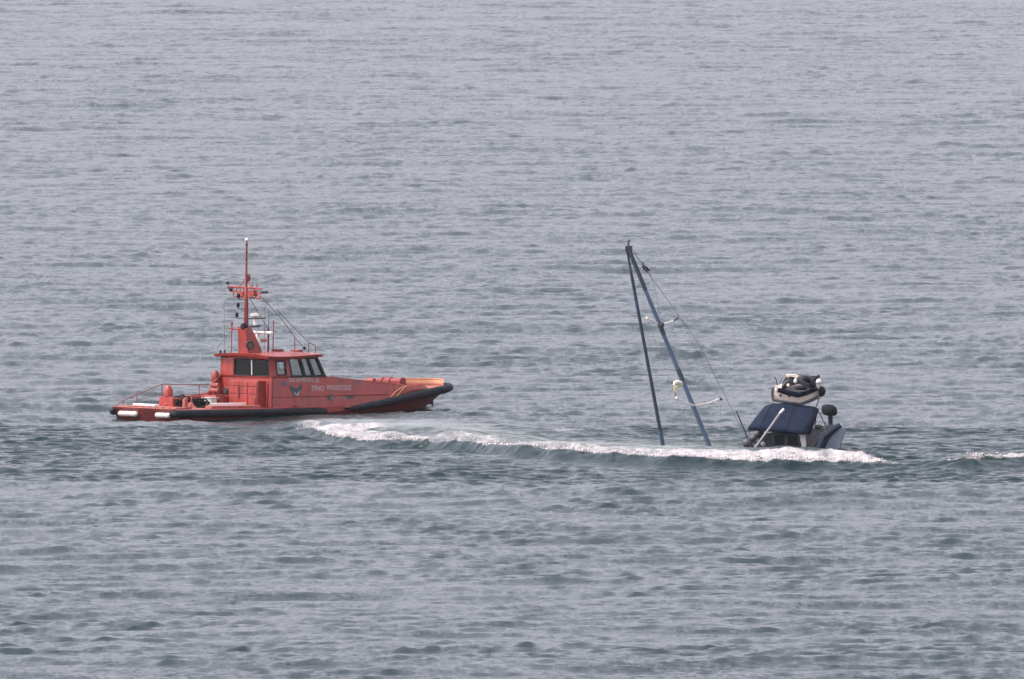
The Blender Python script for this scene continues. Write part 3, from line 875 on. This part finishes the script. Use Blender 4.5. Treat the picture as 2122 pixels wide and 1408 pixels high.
# radars
r1 = MB().lathe([(.10, 4.95), (.12, 5.45), (.26, 5.5), (.30, 5.56), (.26, 5.66), (.06, 5.70)], (8.55, .25, 0), (0, 0, 1), 14).build("radar_dome", WHITE, BOAT)
MB().tube([(7.6, .1, 5.42), (9.3, .2, 5.42)], .035, 6).tube([(7.9, .1, 4.95), (8.9, .25, 5.0)], .07, 6).build("radar_bracket", WIRE, r1)
sb = MB().box((8.5, -.95, 4.56), (8.72, .95, 4.72), rot=(0, 0, R(8))).build("radar_scanner", WHITE, BOAT, bevel=.05)
MB().lathe([(.20, 4.12), (.16, 4.3), (.12, 4.5), (.12, 4.57)], (8.62, .1, 0), (0, 0, 1), 12).build("scanner_base", WHITE, sb)
MB().tube([(8.35, .2, 3.95), (8.7, .1, 4.25)], .1, 8).tube([(8.7, 0, 4.2), (9.0, -.2, 4.2)], .08, 8).build("scanner_arm", ORANGE, sb)
# roof posts and stays
for (px, pyt, pyb, r_) in ((552, 679, 724, .06), (562, 663, 722, .035)):
    a_ = bp_(px, pyb, .3); MB().tube([(a_.x, a_.y, 3.5), (a_.x, a_.y, bp_(px, pyt, .3).z)], r_, 6).build("roof_post", MAROON, BOAT)
MB().box((9.5, -.55, 3.58), (10.0, -.05, 3.72)).build("roof_box", MAROON, BOAT, bevel=.03)
MB().box((11.0, -.7, 3.56), (11.35, .0, 3.68)).build("roof_hatch", MAROON, BOAT, bevel=.03)
for pts in (((514, 617), (551, 679)), ((537, 613), (580, 660), (607, 699), (628, 722)), ((568, 640), (636, 709), (650, 716)), ((562, 668), (574, 668)), ((553, 640), (553, 679))):
    MB().tube([bp_(x, y, .3) for x, y in pts], .02, 5).build("stay", WIRE, BOAT)
MB().tube([bp_(480, 681, -.7), bp_(458, 705, -1.2), bp_(445, 724, -1.9)], .012, 4).build("stay", WIRE, BOAT)
for (px, pyt) in ((607, 698), (636, 708), (650, 716)):
    a_ = bp_(px, pyt, .9); MB().tube([(a_.x, a_.y, 3.45), a_], .028, 6).build("roof_stanchion", MAROON, BOAT)
MB().ball(bp_(627, 721, .9), .1, 8, 6).build("roof_floodlight", BLACK, BOAT)
for (px, py) in ((452, 727), (461, 725)):
    a_ = bp_(px, py, -1.8); MB().ball((a_.x, a_.y, 3.52), (.06, .06, .12), 8, 6).build("roof_lamp", BLACK, BOAT)
MB().tube([(7.9, -1.2, 3.5), (7.9, -1.2, 6.1)], .012, 5).build("whip_antenna", WIRE, BOAT)
MB().tube([(7.5, 1.6, 3.45), (7.45, 1.65, 6.4)], .010, 5).build("whip_antenna", WIRE, BOAT)

# ---- lettering and emblems on the starboard side, laid on the plating
def on_side(L, z, off=.012): return Vector((L, -(side(L, z) + off), z))
def lettering(text, px0, px1, pyc, hgt, shear=0.0, m=PRINTW):
    cu = bpy.data.curves.new("lettering", 'FONT'); cu.body = text; cu.size = 1; cu.shear = shear; cu.resolution_u = 2; cu.offset = 0.0
    ob = bpy.data.objects.new("lettering", cu); COL.objects.link(ob)
    dg = bpy.context.evaluated_depsgraph_get()
    me = bpy.data.meshes.new_from_object(ob.evaluated_get(dg))
    bpy.data.objects.remove(ob)
    xs = [v.co.x for v in me.vertices]; ys_ = [v.co.y for v in me.vertices]
    x0, x1, y0, y1 = min(xs), max(xs), min(ys_), max(ys_)
    p0 = bp_(px0, pyc, 2.2); p1 = bp_(px1, pyc, 2.2)
    for v in me.vertices:
        L = lerp(p0.x, p1.x, (v.co.x - x0) / (x1 - x0)); z = lerp(p0.z, p1.z, (v.co.x - x0) / (x1 - x0)) + ((v.co.y - y0) / (y1 - y0) - .5) * hgt
        v.co = on_side(L, z, .014)
    me.materials.append(m)
    o = bpy.data.objects.new("lettering", me); COL.objects.link(o); o.parent = BOAT
    return o
lettering("SALVAMENTO SE", 599, 661, 787.5, .25)
lettering("TFNO", 643, 669, 805, .30, .25)
lettering("900202202", 675, 726, 803, .27, .25)
def patch(pts, m, name, off=.010):
    """flat print: polygon of image pixel points laid on the plating, finely subdivided so that it follows it"""
    import bmesh
    bm = bmesh.new()
    q = [bp_(x, y, 2.2) for x, y in pts]
    f = bm.faces.new([bm.verts.new((p.x, 0, p.z)) for p in q])
    bmesh.ops.triangulate(bm, faces=[f])
    bmesh.ops.subdivide_edges(bm, edges=bm.edges[:], cuts=2, use_grid_fill=True)
    for v in bm.verts: v.co = on_side(v.co.x, v.co.z, off)
    me = bpy.data.meshes.new(name); bm.to_mesh(me); bm.free(); me.materials.append(m)
    o = bpy.data.objects.new(name, me); COL.objects.link(o); o.parent = BOAT
    return o
patch([(597, 800), (604, 801), (611, 806), (618, 803), (622, 797), (625, 803), (621, 810), (617, 816), (612, 822), (606, 819), (601, 811)], EMBLEM, "emblem")
patch([(606, 811), (609, 814), (612, 819), (615, 813), (619, 810), (616, 816), (612, 821), (608, 816)], PRINTW, "emblem_chevron", .016)
patch([(588 + 5.5 * math.cos(a), 796 + 5.5 * math.sin(a)) for a in [i * math.pi / 6 for i in range(12)]], BLUEP, "round_badge")
for i in range(8):
    a_ = i * math.pi / 4
    patch([(588 + 3.4 * math.cos(a_) + .8 * math.cos(b_), 796 + 3.4 * math.sin(a_) + .8 * math.sin(b_)) for b_ in (0, 1.57, 3.14, 4.71)], PRINTW, "badge_star", .016)
patch([(673, 822), (677, 816), (684, 818), (684, 828), (677, 830)], EMBLEM, "name_plate_end")
patch([(714, 820), (724, 820), (729, 822), (727, 826), (716, 826)], EMBLEM, "name_plate_end")
lettering("SALVAMAR", 679, 714, 823.5, .20, .2, mat("faded_grey_lettering", (0.34, 0.24, 0.22), .7))
# red heart outline beside the emblem
patch([(628, 798), (633, 797), (634, 803), (630, 808), (629, 803)], mat("bright_red_print", (0.5, 0.04, 0.06), .6), "print_mark")

for (L, y) in ((1.3, -2.3), (5.2, -2.35), (9.3, -2.42)):
    MB().tube([(L - .14, y, zf(L) + .32), (L + .14, y, zf(L) + .32)], .045, 6).tube([(L - .07, y, zf(L) + .17), (L - .07, y, zf(L) + .32)], .03, 6).tube([(L + .07, y, zf(L) + .17), (L + .07, y, zf(L) + .32)], .03, 6).build("mooring_cleat", MAROON, BOAT)
# white fenders on the stern, rope coils on deck
def boat_thing(name, label, cat, loc, rot=(0, 0, 0), group=None):
    o = thing(name, label, cat, group=group)
    m = BM @ Matrix.LocRotScale(Vector(loc), Euler(rot), None)
    o.location = m.to_translation(); o.rotation_euler = m.to_euler()
    return o
def fender(y, ln, label):
    t = boat_thing("boat_fender", label, "fender", (-.06, y, .17), group="white fenders on the rescue boat's transom")
    prof = [(.05, -ln / 2 - .04), (.11, -ln / 2), (.155, -ln / 2 + .08)] + [(.155 + .008 * math.sin(i * 1.6), -ln / 2 + .08 + (ln - .16) * i / 9) for i in range(1, 9)] + [(.155, ln / 2 - .08), (.11, ln / 2), (.05, ln / 2 + .04)]
    MB().lathe(prof, (0, 0, 0), (0, 1, 0), 14).build("fender_body", FENDERW, t)
    for s in (-1, 1):
        MB().tube([(0, s * (ln / 2 + .02), 0), (.02, s * (ln / 2 + .05), .2), (.08, s * (ln / 2 + .03), .36)], .012, 5).build("fender_line", MAROON, t)
fender(1.22, 1.45, "longer white cylindrical fender on the red transom, nearer the black stern corner at left")
fender(-1.62, 1.12, "shorter white cylindrical fender on the red transom, below the starboard quarter")
def tangle(loc, r0, n_, label, seed, sz=1.0):
    rr_ = random.Random(seed)
    t = boat_thing("rope_coil", label, "rope", loc, group="dark ropes on the rescue boat's aft deck")
    mb = MB()
    for i in range(n_):
        ax = (rr_.uniform(-.7, .7), rr_.uniform(-.7, .7), rr_.uniform(.3, 1))
        mb.torus((rr_.uniform(-.25, .25) * sz, rr_.uniform(-.3, .3) * sz, rr_.uniform(.05, .4) * sz), r0 * rr_.uniform(.6, 1.1), .05, ax, 14, 6)
    mb.build("rope_loops", BLACK, t)
tangle((3.2, .35, .62), .26, 14, "tall dark heap of rope just right of the red dome topped capstan", 3)
tangle((3.9, -.35, .55), .28, 12, "low dark heap of rope in front of the pale deck box", 4, .8)

# ------------------------------------------------------------------ sinking yacht
YACHT = thing("sailing_yacht", "half sunken sailing yacht with leaning blue mast and navy canopy behind the white breaker", "sailing boat", (13.65, 838.0, 0.0))
def yp(px, py, dy=0.0):
    """yacht-frame point from image pixel coordinates (39.48 pixels to the metre), dy = distance beyond the canopy"""
    return Vector(((px - 1600) / 39.48 * (1 + dy / 838), dy, .2 + (935 - py) / 39.48 - .0475 * dy))
def poly(pts, dy, th, name, m, bevel=.03, parent=YACHT):
    return MB().prism([yp(x, y, dy) for x, y in pts], (0, th, 0)).build(name, m, parent, bevel=bevel)

mt, mb_ = yp(1303, 512, 2.6), yp(1476, 935, 2.2)
mdir = (mb_ - mt).normalized()
ym = MB().tube([mt, mt.lerp(mb_, .35), mt.lerp(mb_, .7), mb_ + mdir * 2.0], [.095, .105, .12, .13], 10).build("mast", MASTB, YACHT)
for a_, b_, r_ in ((.02, .21, .112), (.365, .43, .122), (.60, .66, .128)):
    MB().tube([mt.lerp(mb_, a_), mt.lerp(mb_, b_)], r_, 8).build("mast_sleeve", SAILC, ym)
MB().box(yp(1297, 520, 2.5), yp(1312, 508, 2.75)).build("masthead_fitting", SAILC, ym, bevel=.02)
MB().tube([yp(1304, 510, 2.6), yp(1304, 500, 2.6)], .05, 6).tube([yp(1304, 500, 2.6), yp(1307, 496, 2.6)], .06, 6).build("masthead_antenna", SAILC, ym)
js0, js1 = yp(1301, 518, 2.6), yp(1379, 935, 4.8)
jib = MB().tube([js0, js0.lerp(js1, .1), js0.lerp(js1, .15), js0.lerp(js1, .5), js0.lerp(js1, .9), js1, js1 + (js1 - js0).normalized() * 1.2], [.06, .06, .085, .085, .10, .115, .115], 8).build("furled_headsail", SAILC, YACHT)
for a_, b_, r_ in ((.90, 1, .118), (.22, .30, .092), (.03, .09, .068)):
    MB().tube([js0.lerp(js1, a_), js0.lerp(js1, b_)], r_, 8).build("sail_cover_band", MASTB, jib)
# spreaders
def bar(pts, r, name, m, parent=YACHT, seg=6): return MB().tube([yp(*p) for p in pts], r, seg).build(name, m, parent)
u1 = bar([(1341, 658, 1.8), (1352, 664, 2.1), (1370, 673, 2.5)], .055, "spreader", SPREAD, ym)
u2 = bar([(1370, 673, 2.5), (1390, 667, 2.8), (1412, 658, 3.2)], .05, "spreader", SPREAD, ym)
bar([(1397, 664, 2.9), (1409, 658, 3.1)], .045, "spreader_patch", SAILC, u2)
MB().ball(yp(1373, 673, 2.3), (.14, .14, .16), 8, 6).build("mast_light", SAILC, ym)
l1 = bar([(1402, 824, 1.0), (1420, 834, 1.6), (1441, 841, 2.3)], .058, "spreader", SPREAD, ym)
l2 = bar([(1441, 841, 2.3), (1470, 836, 2.9), (1494, 826, 3.4)], .052, "spreader", SPREAD, ym)
bar([(1492, 824, 3.4), (1499, 829, 3.4)], .06, "spreader_end", SAILC, l2)
rr0 = MB().tube([yp(1414, 798, 1.9), yp(1412, 793, 1.8), yp(1406, 791.5, 1.7), yp(1399, 793, 1.6), yp(1397.5, 799, 1.55)], [.06, .09, .10, .09, .05], 8).build("radar_reflector", SPREAD, ym)
MB().tube([yp(1412, 799, 1.8), yp(1405, 800, 1.6), yp(1399, 803, 1.5), yp(1398.5, 814, 1.5)], [.05, .05, .05, .03], 6).build("reflector_strap", YELLOW, rr0)
bar([(1399, 810, 1.6), (1401, 818, 1.3), (1403, 826, 1.0)], .03, "reflector_cord", SAILC, rr0)
# rigging
for pts, r in ((((1308, 513, 2.6), (1450, 714, 1.2), (1548, 912, -.2)), .017),
               (((1412, 658, 3.2), (1494, 826, 3.4), (1500, 935, 3.2)), .006),
               (((1341, 658, 1.8), (1402, 824, 1.0), (1424, 930, .6)), .006),
               (((1418, 850, 1.2), (1424, 932, .8)), .012)):
    bar(pts, r, "rigging_wire", WIRE, YACHT, 5)
bar([(1525, 851, -.2), (1551, 912, -.2)], .045, "backstay_tensioner", DGREY, YACHT)
# flag bunched on its halyard
bar([(1308, 514, 2.6), (1333, 545, 2.4), (1350, 570, 2.35), (1362, 612, 2.3), (1369, 660, 2.3)], .012, "flag_halyard", WIRE, YACHT, 5)
fl = MB()
fpts = [(1333, 547), (1338, 549), (1344, 554), (1349, 559), (1345, 561), (1343, 565), (1339, 561), (1335, 558), (1332, 553)]
fl.prism([yp(x, y, 2.4 + .08 * math.sin(i * 2.1)) for i, (x, y) in enumerate(fpts)], (0, .10, 0))
fl.tube([yp(1331, 548, 2.4), yp(1337, 542, 2.4)], .025, 5)
fl.build("flag", BLACK, YACHT)

BOOMM = mat('dull_alloy_boom', (0.27, 0.255, 0.26), .6)
PLATE = mat('grey_cockpit_gelcoat', (0.24, 0.24, 0.25), .5, var=.2, wear=(.15, .15, .16), wear_amt=.6)
SEAM = mat('faded_canvas_seam', (0.035, 0.04, 0.075), .9, spec=.15)
# navy canopy, seen from above: near edge low, far edge high
cols = [(1549, 887, 1586, 842), (1570, 889, 1601, 837.5), (1598, 891, 1622, 836), (1625, 893, 1648, 838), (1648, 896, 1670, 841), (1664, 897, 1688, 843), (1679, 896, 1697, 849)]
mb = MB(); rows = []
for t in np.linspace(0, 1, 9):
    row = []
    for i, (x0, y0, x1, y1) in enumerate(cols):
        p = yp(x0, y0, -1.0).lerp(yp(x1, y1, 1.1), t)
        p.z += .055 * math.sin(math.pi * t) * (1 if 0 < i < 6 else .4) - .02 * (i % 2) * math.sin(math.pi * t)
        p.y -= .04 * math.sin(math.pi * t)
        row.append(p)
    rows.append(row)
can = mb.grid(rows).build("canopy", NAVY, YACHT, thick=.03, smooth=25)
# valance hanging along the near edge, darker border at the right, seams
mb = MB(); rows = []
for dz in (0, -.05, -.11):
    rows.append([yp(c_[0], c_[1], -1.02) + Vector((0.0, -.01, dz)) for c_ in cols])
mb.grid(rows).build("canopy_valance", NAVYD, can, thick=.02)
mb = MB()
mb.grid([[yp(1661, 897, -1.05), yp(1680, 897, -1.05)], [yp(1676, 873, -.1) + Vector((0, -.12, .12)), yp(1690, 873, -.1) + Vector((0, -.1, .06))], [yp(1690, 846, 1.05) + Vector((0, -.06, .03)), yp(1698, 849, 1.05) + Vector((0, -.06, .03))]])
mb.build("canopy_border", NAVYD, can, thick=.02)
for i in (1, 3, 5):
    MB().tube([rows_ + Vector((0, -.02, .02)) for rows_ in [yp(cols[i][0], cols[i][1], -1.0).lerp(yp(cols[i][2], cols[i][3], 1.1), t) + Vector((0, -.05 * math.sin(math.pi * t), .07 * math.sin(math.pi * t))) for t in np.linspace(0.02, .98, 7)]], .014, 5).build("canopy_seam", SEAM, can)
for a_, b_ in (((1552, 888, -.95), (1556, 935, -.9)), ((1600, 891, -.95), (1600, 935, -.9)), ((1676, 896, -.95), (1668, 935, -.9)), ((1590, 842, 1.0), (1596, 935, 1.0)), ((1694, 849, 1.0), (1684, 935, 1.0))):
    bar([a_, b_], .018, "canopy_leg", DGREY, can)
# cabin, cockpit and stern still above water
cab = poly([(1574, 902), (1602, 896), (1650, 897), (1657, 904), (1663, 945), (1563, 945)], -.2, 1.6, "cabin", CABIND, .06)
poly([(1606, 903), (1625, 902), (1626, 922), (1606, 922)], -.24, .05, "cabin_window", BLACK, .02, cab)
poly([(1632, 903), (1650, 905), (1654, 924), (1632, 922)], -.24, .05, "cabin_window", BLACK, .02, cab)
poly([(1650, 897), (1668, 896), (1673, 945), (1664, 945), (1658, 905)], -.5, .25, "cockpit_bulkhead", SPREAD, .03)
poly([(1666, 893), (1690, 888), (1716, 886), (1708, 905), (1698, 945), (1662, 945)], .5, .3, "cockpit_side", PLATE, .04)
hq = poly([(1697, 945), (1700, 918), (1712, 901), (1737, 882), (1743, 880), (1752, 892), (1748, 905), (1744, 918), (1741, 945)], -.7, 1.6, "stern_quarter", HULLG, .06)
mb = MB()
mb.tube([yp(1697, 930, -.75), yp(1708, 905, -.75), yp(1723, 893, -.75), yp(1741, 881, -.7)], [.28, .27, .2, .13], 8)
mb.build("stern_gunwale", HULLB, hq)
# submerged part of the hull, running down to the left towards the bow
mb = MB(); rows = []
ax0, ax1 = Vector((3.3, .6, -.9)), Vector((-8.6, 8.0, -5.2))
d_ = (ax1 - ax0).normalized(); bz = Vector((.53, .85, 0)); up_ = Vector((-.3, .2, .93))
for i in range(13):
    t = i / 12
    wv = 1.75 * (1 - max(0, (t - .35) / .65) ** 2) * (0.8 + .2 * min(1, t / .3))
    wv = max(wv, .03)
    c_ = ax0.lerp(ax1, t)
    rows.append([c_ + bz * (wv * math.cos(a)) + up_ * (-1.5 * math.sin(a)) for a in [math.pi * k / 10 for k in range(11)]])
mb.grid(rows); mb.add(rows[0], [tuple(range(11))])
mb.add([r_[0] for r_ in rows] + [r_[-1] for r_ in rows], [(i, i + 1, i + 14, i + 13) for i in range(12)])
mb.build("hull", HULLB, YACHT)
# deck hardware on the left of the cockpit
MB().ball(yp(1548, 919, -.6), (.26, .25, .26), 10, 7).ball(yp(1561, 908, -.5), (.32, .3, .2), 10, 7, (0, -.5, 0)).ball(yp(1573, 900, -.3), (.3, .3, .2), 10, 7, (0, -.6, 0)).ball(yp(1568, 926, -.5), (.3, .3, .28), 10, 7).build("sail_bag", DGREY, YACHT)
MB().ball(yp(1581, 921, -.7), (.14, .14, .16), 10, 7).build("winch", GREYP, YACHT)
bar([(1559, 935, -1.5), (1598, 882, -1.4), (1617, 855, -1.3)], .06, "boom", BOOMM, YACHT, 8)
bar([(1615, 857, -1.3), (1624, 848, -1.3)], .07, "boom_end", SPREAD, YACHT, 8)
# pushpit rail at the stern
pr = bar([(1696, 852, .6), (1706, 871, .5), (1714, 889, .4)], .035, "pushpit_rail", DGREY, YACHT)
bar([(1706, 871, .5), (1714, 880, .2), (1722, 900, 0)], .03, "pushpit_post", DGREY, pr)
bar([(1699, 884, .4), (1712, 884, .3), (1725, 892, .1)], .03, "pushpit_post", DGREY, pr)
MB().ball(yp(1697, 885, .3), (.2, .18, .13), 10, 7).build("stern_cleat_bag", DGREY, YACHT)
# arch arms that carry the dinghy
for a_, b_ in (((1604, 836, 1.3), (1612, 850, 1.2)), ((1700, 822, 1.6), (1690, 850, 1.2)), ((1650, 838, 1.2), (1652, 850, 1.2))):
    bar([a_, b_, (b_[0], 940, b_[2])], .035, "davit_arm", DGREY, YACHT)

# outboard on the stern rail
OB = thing("outboard_motor", "black outboard motor with rounded cowl upright on the sunken yacht's stern rail", "outboard motor", YACHT.location + yp(1722, 890, .1))
ob0 = yp(1722, 890, .1)
def op(px, py, dy=.1): return yp(px, py, dy) - ob0
cw = MB()
rows = []
for (z, sx, sy, ox) in ((-.30, .20, .16, .10), (-.24, .36, .22, .03), (-.05, .42, .25, 0), (.12, .40, .25, -.03), (.25, .30, .2, -.08), (.30, .12, .1, -.1)):
    c_ = op(1719, 850) + Vector((ox, 0, z))
    rows.append([c_ + Vector((sx * abs(math.cos(a)) ** .7 * (1 if math.cos(a) > 0 else -1), sy * abs(math.sin(a)) ** .7 * (1 if math.sin(a) > 0 else -1), 0)) for a in [2 * math.pi * k / 14 for k in range(14)]])
cw.grid(rows, True); cw.add(rows[0], [tuple(range(14))]); cw.add(rows[-1], [tuple(range(14))])
cw.build("cowling", BLACK, OB)
MB().tube([op(1721, 860), op(1721, 875), op(1722, 893)], [.13, .12, .13], 8).build("shaft_leg", BLACK, OB)
MB().box(op(1713, 888, -.05), op(1729, 880, .3)).build("clamp_bracket", DGREY, OB, bevel=.03)

# ------------------------------------------------------------------ dinghy with gear on the stern arch
d0 = yp(1655, 835, 1.5)
DG = thing("dinghy", "cream dinghy heaped with black gear carried above the navy canopy of the sunken yacht", "dinghy", YACHT.location + d0)
def dp(px, py, dy=1.5): return yp(px, py, dy) - d0
# hull: blunt cream end towards the left, grey side running back to the right
top = [dp(1606, 806, 1.2), dp(1622, 811, 1.0), dp(1640, 815, .95), dp(1656, 819, .95), dp(1676, 814, 1.6), dp(1697, 806, 2.4), dp(1700, 800, 3.0), dp(1660, 797, 3.2), dp(1616, 796, 2.4)]
bot = [dp(1605, 826, 1.3), dp(1622, 829, 1.15), dp(1640, 832, 1.1), dp(1658, 835, 1.1), dp(1678, 828, 1.7), dp(1696, 819, 2.4), dp(1698, 815, 2.9), dp(1660, 820, 3.0), dp(1616, 822, 2.4)]
mid = [a_.lerp(b_, .5) + (Vector((-.03, -.05, 0)) if i < 6 else Vector()) for i, (a_, b_) in enumerate(zip(top, bot))]
mb = MB(); mb.grid([top, mid, bot], True); mb.add(top, [tuple(range(9))]); mb.add(bot, [tuple(range(9))])
hull = mb.build("hull", CREAM, DG, bevel=.04)
MB().tube([dp(1602, 803, 1.2), dp(1601, 818, 1.2), dp(1603, 829, 1.25), dp(1630, 834, 1.1), dp(1660, 838, 1.05), dp(1682, 830, 1.7), dp(1700, 821, 2.3), dp(1710, 812, 2.6)], [.06, .07, .08, .07, .08, .09, .09, .07], 8).build("keel_tube", DGREY, DG)
MB().tube([dp(1613, 808, 1.0), dp(1632, 814, .9), dp(1655, 819, .88), dp(1672, 815, 1.4), dp(1694, 806, 2.2)], [.12, .13, .14, .12, .1], 8).build("gunwale_tube", NAVYD, DG)
MB().box(dp(1608, 812, 1.0), dp(1613, 799, 1.2)).build("bow_post", CREAM, DG, bevel=.02)
for x, y in ((1618, 820), (1636, 821)):
    MB().lathe([(.01, -.02), (.065, 0), (.065, .03), (.01, .04)], dp(x, y, .98), (0, -1, 0), 10).build("hull_fitting", BLACK, DG)
# spray hood and gear inside
mb = MB(); rows = []
prof = [(1620, 806, .98), (1624, 795, 1.1), (1630, 783, 1.4), (1640, 777, 1.8), (1660, 775, 2.1), (1678, 778, 2.3), (1690, 788, 2.3), (1694, 806, 2.2)]
far = [dp(x, y + 3, dy + 1.0) for x, y, dy in prof]
near = [dp(x, y, dy - .1) for x, y, dy in prof]
nr2 = [dp(1622, 808, .95), dp(1630, 804, .95), dp(1642, 799, 1.0), dp(1654, 796, 1.05), dp(1664, 798, 1.2), dp(1674, 803, 1.5), dp(1684, 808, 1.8), dp(1692, 810, 2.0)]
mb.grid([nr2, [a_.lerp(b_, .5) + Vector((0, -.1, .12)) for a_, b_ in zip(nr2, near)], near, far])
mb.build("spray_cover", DGREY, DG, thick=.04)
MB().tube([dp(1621, 806, .95), dp(1625, 791, 1.1), dp(1632, 780, 1.2), dp(1650, 784, 1.0), dp(1656, 792, 1.0)], .05, 6).build("cover_hoop", BLACK, DG)
MB().prism([dp(x, y, 1.0) for x, y in ((1629, 777), (1633, 775.5), (1648, 776), (1657, 779), (1655, 783), (1648, 783), (1638, 781), (1632, 784))], (0, .2, 0)).build("folded_panel", CREAM, DG, bevel=.03)
MB().ball(dp(1649, 790, .9), (.1, .1, .13), 10, 7).ball(dp(1650, 785, .95), (.04, .05, .1), 8, 6).build("bailer", SPREAD, DG)
MB().ball(dp(1634, 799, .8), (.085, .08, .1), 10, 7).build("float", CREAM, DG)
MB().ball(dp(1668, 786, 1.7), (.35, .3, .2), 10, 7).ball(dp(1680, 796, 1.9), (.3, .3, .22), 10, 7).ball(dp(1660, 804, 1.0), (.35, .2, .12), 10, 7).ball(dp(1688, 786, 2.2), (.2, .2, .14), 10, 7).build("gear_bag", BLACK, DG)
MB().tube([dp(1612, 800, 1.3), dp(1609, 786, 1.3), dp(1605, 781, 1.3)], .03, 6).tube([dp(1615, 800, 1.2), dp(1622, 782, 1.2)], .02, 5).build("rowlock_post", DGREY, DG)
MB().ball(dp(1697, 780, 2.2), (.09, .09, .1), 8, 6).tube([dp(1680, 781, 2.2), dp(1697, 781, 2.2)], .05, 6).build("tiller_handle", BLACK, DG)
WB = thing("mooring_buoy", "small round white buoy hung at the right end of the cream dinghy", "buoy", YACHT.location + yp(1698, 791, 2.0))
MB().ball((0, 0, 0), (.15, .15, .15), 12, 8, (0, .3, 0)).build("buoy_body", WHITE, WB)
MB().tube([(0, 0, -.1), (-.02, .05, -.25), (-.03, .1, -.35)], .07, 8).build("buoy_neck", WHITE, WB)
o2 = yp(1705, 810, 2.3)
OB2 = thing("outboard_motor", "squat black outboard motor at the stern of the cream dinghy under the white buoy", "outboard motor", YACHT.location + o2)
mb = MB(); rows = []
for (z, sx, sy, ox) in ((-.30, .10, .12, -.06), (-.2, .17, .18, -.02), (0, .2, .2, 0), (.15, .17, .18, -.02), (.24, .08, .1, -.04)):
    rows.append([Vector((ox + sx * math.cos(a), sy * math.sin(a), z)) for a in [2 * math.pi * k / 12 for k in range(12)]])
mb.grid(rows, True); mb.add(rows[0], [tuple(range(12))]); mb.add(rows[-1], [tuple(range(12))])
mb.build("cowling", BLACK, OB2)
MB().tube([(-.08, 0, -.25), (-.25, -.05, -.42)], .08, 8).build("shaft_leg", BLACK, OB2)
